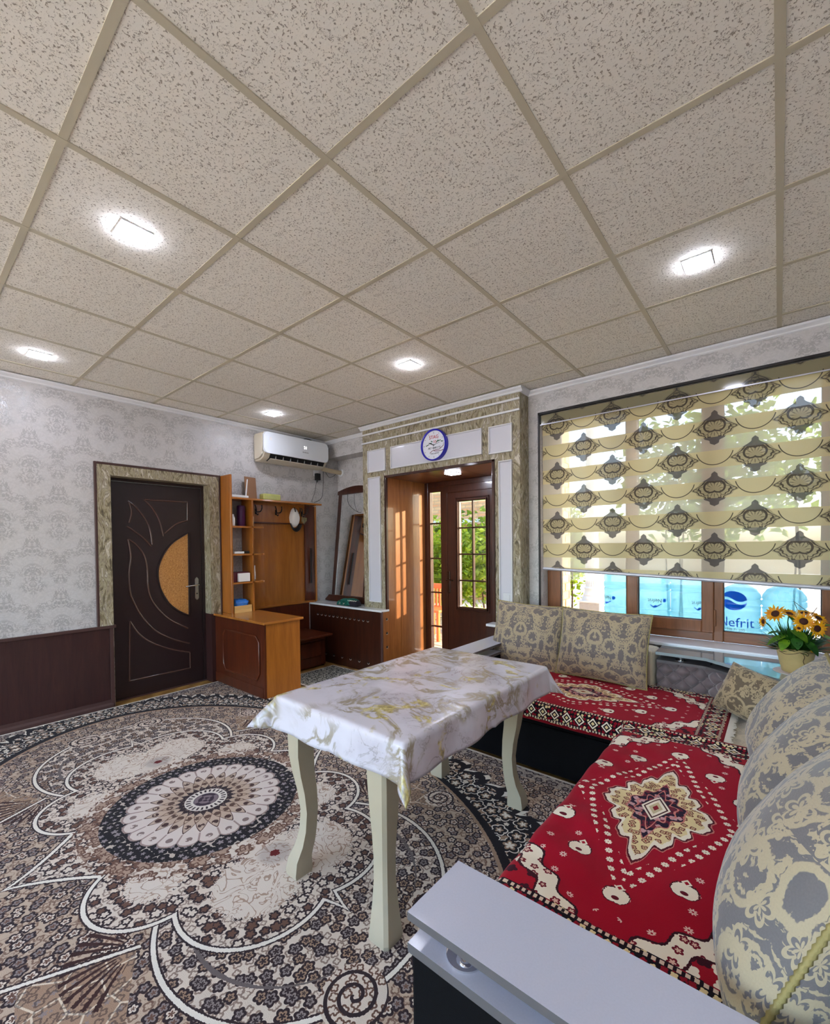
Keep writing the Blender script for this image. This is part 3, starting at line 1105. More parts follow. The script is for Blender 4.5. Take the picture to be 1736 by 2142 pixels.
# ---- LED ceiling lights
M['led'] = m_emit('cool white LED diffuser', (0.80, 0.84, 1.0, 1), LAMP)
def led(x, y, z, label, group=None, s=0.054, h=0.013):
    t_ = thing('ceiling_light', label, 'light', (x, y, z), 0, group)
    obj('light_frame', bx(x - s - 0.006, x + s + 0.006, y - s - 0.006, y + s + 0.006, z - 0.006, z, 0.002, 1), M['rail_w'], t_)
    obj('diffuser', bx(x - s, x + s, y - s, y + s, z - h, z - 0.006, 0.008, 3), M['led'], t_, 40)
    return t_
cellc = lambda i, j: ((i + 0.5 - 1.9998) * 0.6, (j + 0.5 + 1.6489) * 0.6)
for (i, j, lab) in ((-5, -1, 'square LED light in the ceiling above the brown wainscot'), (-5, 2, 'square LED light in the ceiling beside the air conditioner'),
                    (-2, -1, 'large square LED light in the ceiling above the carpet medallion'), (-2, 2, 'square LED light in the ceiling in front of the clock doorway'),
                    (1, 2, 'square LED light in the ceiling in front of the window blind')):
    led(*cellc(i, j), 2.7125, lab)
for (i, j) in ((1, -1), (-5, -4), (-2, -4), (1, -4)):
    led(*cellc(i, j), 2.7125, 'square LED ceiling light in the back half of the room', 'lights in the back half of the room')
led(-2.56, 3.70, OZ, 'square LED light under the doorway soffit', s=0.06)

# ---- door 1 (left wall)
d1 = struct('door_1', loc=(XL, 1.675, 0))
def arch(name, mat, y0, y1, z1, iy0, iy1, iz1, x0, x1):
    b_ = B()
    box(b_, x0, x1, y0, iy0, 0.0 if name != 'x' else 0, z1)
    box(b_, x0, x1, iy1, y1, 0, z1)
    box(b_, x0, x1, iy0, iy1, iz1, z1)
    return obj(name, b_, mat, d1)
b = B()   # striped surround above the wainscot height on the left, full on the right
box(b, XL, XL + 0.016, 1.145, 1.243, 0.715, 2.10)
box(b, XL, XL + 0.016, 2.106, 2.195, 0.70, 2.10)
box(b, XL, XL + 0.016, 1.243, 2.106, 2.02, 2.10)
obj('striped_surround', b, M['stripes'], d1)
b = B()
box(b, XL, XL + 0.020, 1.125, 1.145, 0.715, 2.12, 0.003, 1)
box(b, XL, XL + 0.020, 2.195, 2.215, 0.0, 2.12, 0.003, 1)
box(b, XL, XL + 0.020, 1.145, 2.195, 2.10, 2.12, 0.003, 1)
obj('surround_edging', b, M['wain_trim'], d1)
b = B()
box(b, -4.76, XL + 0.016, 2.106 - 0.008, 2.106, 0.70, 2.02)
box(b, -4.76, XL, 1.243, 1.251, 0, 2.02)
box(b, -4.76, XL + 0.016, 1.251, 2.098, 2.012, 2.02)
obj('striped_reveal', b, M['stripes'], d1)
LX = -4.585
b = B()
box(b, XL, XL + 0.016, 2.106, 2.195, 0.0, 0.70)
box(b, -4.76, XL + 0.016, 2.098, 2.106, 0.0, 0.70)
obj('dado_panel', b, M['wainscot'], d1)
obj('threshold', bx(-4.76, LX + 0.02, 1.251, 2.098, 0.0, 0.012), M['wain_trim'], d1)
obj('door_stop', box(box(bx(-4.64, LX + 0.012, 1.251, 1.276, 0, 2.012), -4.64, LX + 0.012, 2.073, 2.098, 0, 2.012), -4.64, LX + 0.012, 1.276, 2.073, 1.985, 2.012), M['door_dark'], d1)
leaf = obj('leaf', bx(-4.63, LX, 1.278, 2.071, 0.008, 1.983, 0.003, 1), M['door_dark'], d1)
Z1 = lambda p: (180 + p[0] / 5.7867, 940 + p[1] / 5.7867)
Z2 = lambda p: (180 + p[0] / 5.7867, 1220 + p[1] / 5.7867)
def curve(pts, sub=5):
    P = [Vector(p) for p in pts]
    out = []
    for i in range(len(P) - 1):
        p0, p1, p2, p3 = P[max(i - 1, 0)], P[i], P[i + 1], P[min(i + 2, len(P) - 1)]
        for k in range(sub):
            t_ = k / sub
            out.append(0.5 * ((2 * p1) + (p2 - p0) * t_ + (2 * p0 - 5 * p1 + 4 * p2 - p3) * t_ * t_ + (3 * p1 - p0 - 3 * p2 + p3) * t_ ** 3))
    out.append(P[-1])
    return out
def door_curve(px):
    return [at(0, LX + 0.001, *p) for p in px]
mould = [
    [Z1((505, 625)), Z1((600, 700)), Z1((700, 820)), Z1((770, 960)), Z1((800, 1150))],
    [Z1((490, 930)), Z1((600, 1000)), Z1((700, 1080)), Z1((790, 1170))],
    [Z1((520, 640)), Z1((548, 750)), Z1((520, 890))],
    [Z1((700, 610)), Z1((800, 710)), Z1((880, 850)), Z1((935, 1050))],
    [Z1((1228, 860)), Z1((1090, 905)), Z1((950, 1020))],
    [Z1((505, 1090)), Z1((540, 1300)), Z1((520, 1500)), Z1((535, 1736)), Z2((570, 210)), Z2((640, 350)), Z2((740, 480)), Z2((850, 580)), Z2((960, 640)), Z2((1090, 690)), Z2((1250, 725))],
    [Z1((505, 1085)), Z1((610, 1155)), Z1((700, 1280)), Z1((740, 1450)), Z1((755, 1700)), Z2((800, 210)), Z2((900, 340)), Z2((1030, 450)), Z2((1230, 545))],
    [Z2((530, 460)), Z2((620, 590)), Z2((740, 690)), Z2((870, 750)), Z2((1040, 800)), Z2((1255, 835))],
]
for px in mould:
    obj('moulding', tube(B(), curve(door_curve(px)), 0.009, 8), M['door_line'], leaf, 60)
for px in ([Z1((705, 608)), Z1((1228, 640))], [Z1((1228, 640)), Z1((1228, 860))], [Z2((525, 1185)), Z2((1265, 1025))], [Z2((528, 460)), Z2((525, 1185))], [Z2((1258, 835)), Z2((1265, 1025))]):
    obj('moulding', tube(B(), door_curve(px), 0.009, 8), M['door_line'], leaf, 60)
gl = [Z1((1240, 1005)), Z1((1050, 1125)), Z1((930, 1280)), Z1((870, 1450)), Z1((880, 1620)), Z1((920, 1736)), Z2((1000, 240)), Z2((1110, 330)), Z2((1250, 395))]
gp = curve(door_curve(gl))
b = B()
prism(b, [(p.y, p.z) for p in gp], 0, LX - 0.004, LX + 0.003)
obj('glass', b, M['amber'], leaf)
b = B()
tube(b, [p + Vector((0.002, 0, 0)) for p in gp], 0.009, 6, closed=True)
obj('glass_bead', b, M['door_dark'], leaf, 60)
hp = at(0, LX, 411, 1230)
b = B()
prism(b, [(hp.y - 0.019, hp.z - 0.10), (hp.y - 0.008, hp.z - 0.12), (hp.y + 0.008, hp.z - 0.12), (hp.y + 0.019, hp.z - 0.10), (hp.y + 0.016, hp.z), (hp.y + 0.019, hp.z + 0.09), (hp.y + 0.009, hp.z + 0.105), (hp.y, hp.z + 0.112), (hp.y - 0.009, hp.z + 0.105), (hp.y - 0.019, hp.z + 0.09), (hp.y - 0.016, hp.z)], 0, LX, LX + 0.008)
plate = obj('handle_plate', b, M['silver'], leaf)
b = tube(B(), [(LX + 0.006, hp.y, hp.z + 0.035), (LX + 0.045, hp.y, hp.z + 0.035), (LX + 0.052, hp.y - 0.02, hp.z + 0.034), (LX + 0.052, hp.y - 0.07, hp.z + 0.030), (LX + 0.05, hp.y - 0.125, hp.z + 0.024)], [0.010, 0.010, 0.009, 0.008, 0.006], 10)
obj('lever', b, M['silver'], leaf, 60)
obj('keyhole', lathe(B(), [(0.007, LX + 0.007), (0.007, LX + 0.011)], (0, hp.y, hp.z - 0.055), 12, 0), M['black'], leaf)

# ---- door 2 (entrance, at the back of the doorway)
d2 = struct('door_2', loc=(-2.6, OY, 0))
FY0, FY1 = OY, OY + 0.06
b = B()
for (x0, x1, z0, z1) in ((OX0, OX0 + 0.05, 0, OZ), (OX1 - 0.05, OX1, 0, OZ), (OX0 + 0.05, OX1 - 0.05, OZ - 0.06, OZ), (OX0 + 0.05, OX1 - 0.05, 0, 0.03)):
    box(b, x0, x1, FY0, FY1, z0, z1, 0.004, 1)
obj('door_frame', b, M['wenge'], d2)
# glazed side leaf, from the jamb to the main leaf
SX0, SX1 = OX0 + 0.05, -2.995
side = obj('side_leaf', box(box(box(bx(SX0, SX0 + 0.03, FY0 + 0.005, FY1, 0.03, OZ - 0.06), SX1 - 0.02, SX1, FY0 + 0.005, FY1, 0.03, OZ - 0.06), SX0 + 0.03, SX1 - 0.02, FY0 + 0.005, FY1, OZ - 0.115, OZ - 0.06), SX0 + 0.03, SX1 - 0.02, FY0 + 0.005, FY1, 0.03, 0.10), M['wenge'], d2)
zs = [0.10, 0.42, 0.82, 1.22, 1.63, OZ - 0.115]
for k in range(5):
    obj('pane', bx(SX0 + 0.03, SX1 - 0.02, OY + 0.03, OY + 0.034, zs[k] + 0.008, zs[k + 1] - 0.008), M['glass'], side)
    if k:
        obj('glazing_bar', bx(SX0 + 0.03, SX1 - 0.02, FY0 + 0.018, FY1 - 0.01, zs[k] - 0.008, zs[k] + 0.008), M['wenge'], side)
# main leaf with eight panes
MX0, MX1, MZ1 = -2.99, -2.18, OZ - 0.062
GX0, GX1, GZ0, GZ1 = -2.756, -2.412, 0.685, 1.86
b = B()
for (x0, x1, z0, z1) in ((MX0, GX0, 0.03, MZ1), (GX1, MX1, 0.03, MZ1), (GX0, GX1, GZ1, MZ1), (GX0, GX1, 0.03, GZ0)):
    box(b, x0, x1, FY0 - 0.006, FY1 - 0.012, z0, z1)
ml = obj('main_leaf', b, M['wenge'], d2)
b = B()
for (w0, d0) in ((0.045, 0.012), (0.02, 0.02)):
    for (x0, x1, z0, z1) in ((GX0 - w0, GX0 - w0 + 0.012, GZ0 - w0, GZ1 + w0), (GX1 + w0 - 0.012, GX1 + w0, GZ0 - w0, GZ1 + w0), (GX0 - w0, GX1 + w0, GZ1 + w0 - 0.012, GZ1 + w0), (GX0 - w0, GX1 + w0, GZ0 - w0, GZ0 - w0 + 0.012)):
        box(b, x0, x1, FY0 - 0.006 - d0, FY0, z0, z1, 0.003, 1)
for (x0, x1, z0, z1) in ((MX0 + 0.07, MX0 + 0.08, 0.1, MZ1 - 0.07), (MX0 + 0.07, MX1, MZ1 - 0.08, MZ1 - 0.07)):
    box(b, x0, x1, FY0 - 0.014, FY0, z0, z1, 0.003, 1)
obj('leaf_moulding', b, M['wenge'], ml)
gz = [GZ0 + (GZ1 - GZ0) * k / 4 for k in range(5)]
gm = (GX0 + GX1) / 2
for k in range(4):
    for (a0, a1) in ((GX0, gm), (gm, GX1)):
        obj('pane', bx(a0 + 0.008, a1 - 0.008, OY + 0.02, OY + 0.024, gz[k] + 0.008, gz[k + 1] - 0.008), M['glass'], ml)
    if k:
        obj('glazing_bar', bx(GX0, GX1, OY + 0.005, OY + 0.04, gz[k] - 0.008, gz[k] + 0.008), M['wenge'], ml)
obj('glazing_bar', bx(gm - 0.008, gm + 0.008, OY + 0.005, OY + 0.04, GZ0, GZ1), M['wenge'], ml)
hx, hz = -2.90, 0.98
obj('handle_plate', bx(hx - 0.02, hx + 0.02, FY0 - 0.014, FY0 - 0.006, hz - 0.15, hz + 0.10, 0.006, 2), M['bronze'], ml)
b = tube(B(), [(hx, FY0 - 0.008, hz), (hx, FY0 - 0.05, hz), (hx + 0.03, FY0 - 0.056, hz), (hx + 0.10, FY0 - 0.054, hz - 0.004)], [0.010, 0.010, 0.009, 0.008], 10)
obj('lever', b, M['bronze'], ml, 60)

# ---- window 1
w1 = struct('window_1', loc=((WX0 + WX1) / 2, WY, WZ0))
wx = lambda px: at(1, WY, px, 1260).x
F0, F1 = WY, WY + 0.065
lp0, lp1 = WX0 + 0.005, wx(1172)
m0, m1 = wx(1300), wx(1334)
s0, s1, s2 = wx(1468), wx(1492), wx(1513)
r0 = wx(1719)
r1 = r0 + 0.10
ZT = WZ1 - 0.005
def member(name, x0, x1, z0, z1, mat='pvc', dy=0.0, par=None):
    return obj(name, bx(x0, x1, F0 + dy, F1, z0, z1, 0.006, 2), M[mat], par or w1)
member('frame_post', lp0, lp1, WZ0, ZT)
member('mullion', m0 + 0.035, m1 - 0.0, WZ0, ZT, dy=0.004)
member('mullion', s1, s2, WZ0, ZT)
member('mullion', r0, r1, WZ0, ZT)
member('frame_post', WX1 - 0.06, WX1, WZ0, ZT)
for (a0, a1) in ((lp1, m0 + 0.035), (m1, s1), (s2, r0), (r1, WX1 - 0.06)):
    member('frame_rail', a0, a1, WZ0, WZ0 + 0.075, 'pvc_h', 0.004)
    member('frame_rail', a0, a1, ZT - 0.07, ZT, 'pvc_h', 0.004)
sash = obj('sash', box(box(box(bx(m1 - 0.075, m1 + 0.002, F0 - 0.02, F1 - 0.02, WZ0 + 0.06, ZT - 0.06, 0.006), s0, s1 + 0.004, F0 - 0.02, F1 - 0.02, WZ0 + 0.06, ZT - 0.06, 0.006),
                   m1 + 0.002, s0, F0 - 0.018, F1 - 0.02, WZ0 + 0.06, WZ0 + 0.145, 0.006), m1 + 0.002, s0, F0 - 0.018, F1 - 0.02, ZT - 0.14, ZT - 0.06, 0.006), M['pvc'], w1)
obj('pane', bx(m1 + 0.002, s0, WY + 0.02, WY + 0.026, WZ0 + 0.145, ZT - 0.14), M['glass'], sash)
for (a0, a1) in ((lp1, m0 + 0.035), (s2, r0), (r1, WX1 - 0.06)):
    obj('pane', bx(a0, a1, WY + 0.03, WY + 0.036, WZ0 + 0.075, ZT - 0.07), M['glass'], w1)
b = B()
for (a0, a1, z0) in ((lp1, m0 + 0.035, 0.075), (m1 + 0.002, s0, 0.145), (s2, r0, 0.075), (r1, WX1 - 0.06, 0.075)):
    for (x0, x1, c0, c1) in ((a0, a0 + 0.005, WZ0 + z0, ZT - 0.14), (a1 - 0.005, a1, WZ0 + z0, ZT - 0.14), (a0, a1, WZ0 + z0, WZ0 + z0 + 0.005)):
        box(b, x0, x1, WY + 0.012, WY + 0.02, c0, c1)
obj('gasket', b, M['gasket'], w1)
obj('hinge', bx(s1 + 0.004, s1 + 0.016, F0 - 0.016, F0, 0.78, 0.90, 0.004), M['pvc'], w1)
sill = obj('window_sill', bx(WX0 - 0.02, WX1, 3.50, WY + 0.004, WZ0 - 0.025, WZ0, 0.004), M['white_gloss'], w1)
b = B()
for (x0, x1, z0, z1) in ((WX0 - 0.014, WX0 + 0.002, 0.30, WZ1 + 0.016), (WX0 - 0.014, WX1, WZ1 - 0.002, WZ1 + 0.016)):
    box(b, x0, x1, YB - 0.012, YB, z0, z1)
obj('black_edging', b, M['blind_frame'], w1)

# ------------------------------------------------------------------ outdoors
M['brick'] = None
def m_brick(name, c1, c2):
    m = Mat(name)
    g = m.N.new('ShaderNodeNewGeometry')
    n = m.noise(m.coords(), 18.0, 4.0)
    oi = m.N.new('ShaderNodeObjectInfo')
    c = m.mix((n * 0.7 + V(m, oi.outputs['Random']) * 0.3), c1, c2)
    return m.done(m.pbr(c, 0.85, normal=m.bump(n, 0.4, 0.004)))
M['brick_y'] = m_brick('sand brick', C(216, 184, 138), C(236, 208, 166))
M['mortar'] = plain('mortar', C(176, 158, 134), 0.9)
def m_brickwall():
    m = Mat('far brickwork')
    x, y, z = m.xyz()
    n = m.N.new('ShaderNodeTexBrick')
    m.put(n.inputs['Vector'], m.vec(x + y, z))
    n.inputs['Color1'].default_value = C(224, 150, 96)
    n.inputs['Color2'].default_value = C(236, 190, 132)
    n.inputs['Mortar'].default_value = C(186, 156, 120)
    n.inputs['Scale'].default_value = 1.0
    n.inputs['Mortar Size'].default_value = 0.012
    n.inputs['Brick Width'].default_value = 0.26
    n.inputs['Row Height'].default_value = 0.085
    return m.done(m.pbr(V(m, n.outputs[0]), 0.85))
M['far_brick'] = m_brickwall()
M['stone'] = plain('sandstone paving', C(208, 184, 152), 0.8, nscale=14, namp=0.15, bump=0.3, bscale=40)
M['stucco'] = plain('white stucco', C(238, 234, 226), 0.8, nscale=8, namp=0.03)
M['granite'] = plain('speckled granite', C(196, 184, 172), 0.6, nscale=120, namp=0.25)
M['leaf1'] = m_leaf('yellow green vine leaf', C(92, 126, 20), C(182, 200, 48), 3.0)  # yellower green than the hedge leaf
M['leaf2'] = m_leaf('hedge leaf', C(66, 100, 24), C(150, 176, 52), 3.0)
M['bark'] = plain('bark', C(84, 64, 46), 0.9)
M['orange'] = plain('orange plastic', C(232, 112, 52), 0.4)

ground = struct('ground', bx(-16, 12, 4.25, 26, -0.25, -0.10), M['ground'])
struct('ground_step', bx(-3.6, -1.6, 4.25, 4.7, -0.25, -0.01), M['stone'])
# irregular paving stones in front of the door
rs = random.Random(3)
cells = []
NXs, NYs = 9, 12
pts = [[Vector((-5.6 + 0.42 * i + rs.uniform(-.13, .13), 4.72 + 0.34 * j + rs.uniform(-.1, .1))) for j in range(NYs)] for i in range(NXs)]
for i in range(NXs - 1):
    for j in range(NYs - 1):
        q = [pts[i][j], pts[i + 1][j], pts[i + 1][j + 1], pts[i][j + 1]]
        cxy = sum(q, Vector((0, 0))) / 4
        q = [cxy + (p - cxy) * 0.94 for p in q]
        b = B()
        prism(b, [(p.x, p.y) for p in q], 2, -0.10, -0.07 + rs.uniform(-.006, .006))
        obj('paving_stone', b, M['stone'], ground)

# sand brick pier outside the left window pane
pier = struct('wall_pier', bx(-1.80, -1.607, 4.03, 4.36, -0.10, 2.9), M['mortar'])
bm_full = None
rows = int(2.9 / 0.078)
for k in range(8, 30):
    z0 = -0.10 + k * 0.078
    off = 0.0 if k % 2 else 0.095
    y = 4.035 - off
    while y < 4.35:
        y0, y1 = max(y, 4.035), min(y + 0.18, 4.355)
        if y1 - y0 > 0.02:
            obj('brick', bx(-1.615, -1.60, y0 + 0.005, y1 - 0.005, z0 + 0.005, z0 + 0.073), M['brick_y'], pier)
        y += 0.19

# fluted white column on a granite plinth
KX, KY, KZ = -2.49, 7.80, 0.39
col = thing('porch_column', 'white fluted classical column on a speckled stone plinth outside the window', 'column', (KX, KY, -0.10))
b = B()
NF = 20
rings = []
for z_, r_ in ((KZ + 0.235, 0.112), (3.4, 0.095)):
    rings.append([b.verts.new((KX + (r_ - (0.011 if k % 4 in (1, 2) else 0)) * math.cos(2 * PI * k / (4 * NF)), KY + (r_ - (0.011 if k % 4 in (1, 2) else 0)) * math.sin(2 * PI * k / (4 * NF)), z_)) for k in range(4 * NF)])
for k in range(4 * NF):
    b.faces.new((rings[0][k], rings[0][(k + 1) % (4 * NF)], rings[1][(k + 1) % (4 * NF)], rings[1][k]))
obj('shaft', b, M['stucco'], col)
obj('base', lathe(B(), [(0.165, KZ), (0.170, KZ + 0.03), (0.165, KZ + 0.055), (0.145, KZ + 0.075), (0.150, KZ + 0.10), (0.128, KZ + 0.13), (0.122, KZ + 0.18), (0.132, KZ + 0.20), (0.132, KZ + 0.22), (0.11, KZ + 0.24)], (KX, KY, 0), 40), M['stucco'], col, 40)
obj('plinth', bx(KX - 0.17, KX + 0.17, KY - 0.17, KY + 0.17, -0.10, KZ - 0.03, 0.01), M['granite'], col)
obj('plinth_cap', bx(KX - 0.185, KX + 0.185, KY - 0.185, KY + 0.185, KZ - 0.03, KZ, 0.008), M['stucco'], col)

# outside ledge with water bottles
struct('ledge', bx(WX0, WX1 + 0.6, 4.02, 4.50, 0.52, 0.60), M['stucco'])
M['bottle'] = None
def m_bottle():
    m = Mat('pale blue bottle plastic')
    tr = m.N.new('ShaderNodeBsdfTransparent')
    tr.inputs[0].default_value = (0.62, 0.90, 0.97, 1)
    df = m.N.new('ShaderNodeBsdfTranslucent')
    df.inputs[0].default_value = (0.45, 0.86, 0.96, 1)
    d2_ = m.N.new('ShaderNodeBsdfPrincipled')
    d2_.inputs['Base Color'].default_value = (0.42, 0.82, 0.95, 1)
    d2_.inputs['Roughness'].default_value = 0.12
    a = m.N.new('ShaderNodeMixShader')
    a.inputs[0].default_value = 0.45
    m.L.new(df.outputs[0], a.inputs[1])
    m.L.new(d2_.outputs[0], a.inputs[2])
    mx = m.N.new('ShaderNodeMixShader')
    lw = m.N.new('ShaderNodeLayerWeight')
    lw.inputs[0].default_value = 0.35
    f = V(m, lw.outputs['Facing']) * 0.5 + 0.42
    m.L.new(f.k, mx.inputs[0])
    m.L.new(tr.outputs[0], mx.inputs[1])
    m.L.new(a.outputs[0], mx.inputs[2])
    return m.done(V(m, mx.outputs[0]))
M['bottle'] = m_bottle()
M['cap'] = plain('blue cap', C(40, 110, 200), 0.4)

def wrap_text(name, s, size, r, zc_, ang, mat, par, flip=False, italic=0.0):
    """lettering wrapped on the bottle's cylinder (axis z, local coords)"""
    o = text_mesh(name, s, size, mat, par, Matrix.Identity(4), 0.0)
    me = o.data
    for v in me.vertices:
        x_, y_ = v.co.x, v.co.y
        if flip:
            x_, y_ = -x_, -y_
        a_ = ang + x_ / r
        v.co = Vector((r * math.cos(a_), r * math.sin(a_), zc_ + y_))
    return o

def bottle(x, y, z, upside, big, label, ang):
    t_ = thing('water_bottle', label, 'bottle', (x, y, z), 0, 'water bottles on the outside ledge')
    R = 0.130
    prof = [(0.118, 0.0), (R, 0.02), (R, 0.055), (R - .008, 0.065), (R, 0.075), (R, 0.115), (R - .008, 0.125), (R, 0.135), (R - 0.004, 0.15), (R - 0.004, 0.27), (R, 0.285), (R - .008, 0.295), (R, 0.305), (R, 0.335), (R - .008, 0.345), (R, 0.355), (0.125, 0.38), (0.10, 0.42), (0.06, 0.445), (0.03, 0.455), (0.028, 0.50)]
    cap = [(0.031, 0.478), (0.031, 0.505), (0.001, 0.506)]
    if upside:
        prof = [(r_, 0.506 - h_) for r_, h_ in prof][::-1]
        cap = [(r_, 0.506 - h_) for r_, h_ in cap][::-1]
    obj('body', lathe(B(), prof, (0, 0, 0), 40), M['bottle'], t_, 50, world=False)
    obj('cap', lathe(B(), cap, (0, 0, 0), 20), M['cap'], t_, 50, world=False)
    zl = 0.506 - 0.21 if upside else 0.21
    rl = R - 0.002
    if not big:
        wrap_text('lettering', 'Nefrit', 0.044, rl, zl, ang, M['slate_ink'], t_, upside)
        b_ = B()
        sg = -1 if upside else 1
        ac = ang - sg * 0.076 / rl
        for k in range(16):
            pass
        disc = [(rl * math.cos(ac + 0.015 / rl * math.cos(q_)), rl * math.sin(ac + 0.015 / rl * math.cos(q_)), zl + 0.016 * math.sin(q_)) for q_ in [2 * PI * k / 16 for k in range(16)]]
        b_.faces.new([b_.verts.new(p) for p in disc])
        obj('print_dot', b_, M['blue_ink'], t_, world=False)
        b_ = B()
        def wp(dx, dz):
            a_ = ang + sg * dx / rl
            return (rl * math.cos(a_), rl * math.sin(a_), zl - sg * dz)
        for q_ in (((-0.055, -0.03), (-0.01, -0.055), (-0.004, -0.050), (-0.05, -0.025)), ((-0.02, -0.045), (0.0, -0.062), (0.012, -0.050), (-0.002, -0.035)), ((0.004, -0.055), (0.035, -0.032), (0.037, -0.038), (0.008, -0.062))):
            b_.faces.new([b_.verts.new(wp(*p)) for p in q_])
        obj('print_mountain', b_, M['blue_ink'], t_, world=False)
    return t_

# angles face the window seen from the room
for (px, up_, lab, ang) in ((1296, True, 'upside down pale blue water bottle behind the left window mullion', -2.30), (1367, True, 'upside down water bottle with full name print in the opening sash', -1.30), (1440, True, 'upside down water bottle beside the hinged window stile', -0.85),
                            (1640, False, 'upright blue water bottle behind the sunflower pot', -1.6)):
    p = at(1, 4.20, px, 1250)
    bottle(p.x, 4.20, 0.60, up_, px > 1600, lab, ang + 0.0)
# the bottle with the big blue emblem
p = at(1, 4.19, 1548, 1260)
BX = p.x
tb = bottle(BX, 4.19, 0.60, False, True, 'pale water bottle with large round blue wave emblem and name print', 0)
R_ = 0.1315
a0_ = -PI / 2 - 0.28
b = B()
def on_b(dx, z):
    a_ = a0_ + dx / R_
    return (R_ * math.cos(a_), R_ * math.sin(a_), z)
lz = at(1, 4.07, 1546, 1257).z - 0.60
rad, radz = 0.088, 0.072
def wave(s):
    return 0.016 * math.sin(s * PI)
N_ = 26
for (sg, lo) in ((1, 0.010), (-1, -0.010)):
    top, bot = [], []
    for k in range(N_ + 1):
        s_ = -1 + 2 * k / N_
        ce = math.sqrt(max(0, 1 - s_ * s_)) * radz
        wv_ = -wave(s_) + lo
        if sg > 0:
            o_, i_ = ce, min(wv_, ce)
        else:
            o_, i_ = -ce, max(wv_, -ce)
        top.append(b.verts.new(on_b(s_ * rad, lz + o_)))
        bot.append(b.verts.new(on_b(s_ * rad, lz + i_)))
    for k in range(N_):
        try:
            b.faces.new((top[k], top[k + 1], bot[k + 1], bot[k]))
        except ValueError:
            pass
obj('wave_emblem', b, M['blue_ink'], tb, world=False)
zt = at(1, 4.07, 1555, 1304).z - 0.60
wrap_text('lettering', 'Nefrit', 0.10, R_, zt, a0_ + 0.09, M['blue_ink'], tb)
zt = at(1, 4.07, 1555, 1319).z - 0.60
wrap_text('phone_number', '+998 71 200', 0.026, R_, zt, a0_ + 0.05, M['slate_ink'], tb)

# greenery
def foliage(b_, c, rad, n, s, rr):
    for _ in range(n):
        while True:
            d = Vector((rr.uniform(-1, 1), rr.uniform(-1, 1), rr.uniform(-1, 1)))
            if d.length < 1:
                break
        d = d * (0.55 + 0.45 * rr.random())
        p = Vector((c[0] + d.x * rad[0], c[1] + d.y * rad[1], c[2] + d.z * rad[2]))
        u_ = Vector((rr.uniform(-1, 1), rr.uniform(-1, 1), rr.uniform(-.7, .7))).normalized()
        v_ = u_.cross(Vector((rr.uniform(-1, 1), rr.uniform(-1, 1), rr.uniform(-1, 1)))).normalized()
        l_ = s * rr.uniform(0.7, 1.3)
        w_ = l_ * 0.55
        f_ = u_.cross(v_) * l_ * 0.12
        a_, c_, e_, g_ = p - u_ * l_ * .5, p + v_ * w_ * .5 + f_, p + u_ * l_ * .5, p - v_ * w_ * .5 + f_
        vs_ = [b_.verts.new(q_) for q_ in (a_, c_, e_, g_)]
        b_.faces.new((vs_[0], vs_[1], vs_[2]))
        b_.faces.new((vs_[0], vs_[2], vs_[3]))
def shrub(name, label, cat, c, rad, n, s, mat, seed, group=None, stems=5):
    rr = random.Random(seed)
    t_ = thing(name, label, cat, (c[0], c[1], -0.10), 0, group)
    b_ = B()
    foliage(b_, c, rad, n, s, rr)
    obj('foliage', b_, mat, t_, kind='stuff')
    for k in range(stems):
        x_, y_ = c[0] + rr.uniform(-.6, .6) * rad[0], c[1] + rr.uniform(-.4, .4) * rad[1]
        obj('stem', tube(B(), [(x_, y_, -0.10), (x_ + rr.uniform(-.08, .08), y_, c[2] * 0.5), (x_ + rr.uniform(-.2, .2), y_, c[2] + rad[2] * 0.5)], [0.02, 0.014, 0.006], 6), M['bark'], t_)
    return t_
shrub('grape_vine', 'leafy green vine seen through the entrance door panes', 'vine', (-4.9, 6.9, 0.95), (1.6, 0.45, 0.95), 2600, 0.13, M['leaf1'], 1)
shrub('hedge', 'dense green hedge under the far white awning', 'hedge', (-5.4, 8.2, 1.15), (2.2, 0.5, 1.15), 2600, 0.15, M['leaf2'], 2)
shrub('garden_bush', 'bright green bush beside the white column outside', 'bush', (-3.55, 9.2, 1.2), (0.8, 0.5, 1.3), 1800, 0.14, M['leaf1'], 3)
shrub('garden_tree', 'pale green tree standing behind the window blind', 'tree', (-0.9, 9.5, 2.6), (2.0, 1.0, 1.7), 2600, 0.2, M['leaf2'], 4)
# far brick house with awning
house = thing('brick_house', 'warm brick house across the courtyard behind the entrance door', 'house', (-6, 10, -0.10))
obj('wall', bx(-14, -4.7, 10.0, 10.4, -0.1, 6.0), M['far_brick'], house)
obj('awning', bx(-14, -4.5, 9.1, 10.0, 1.92, 2.0), M['stucco'], house)
obj('brick_pilaster', bx(-6.05, -5.75, 9.93, 10.0, 2.0, 6.0), M['far_brick'], house)
shade_block = thing('sun_shade_block', 'unseen white block added to shade the window from the sun', 'house', (3, 5, -0.10))  # added out of view to keep direct sun off the window
obj('wall', bx(1.0, 5.0, 4.1, 5.9, -0.1, 3.5), M['stucco'], shade_block)
obj('shade_block_top', bx(0.9, 5.1, 4.06, 6.0, 3.5, 3.62), M['far_brick'], shade_block)
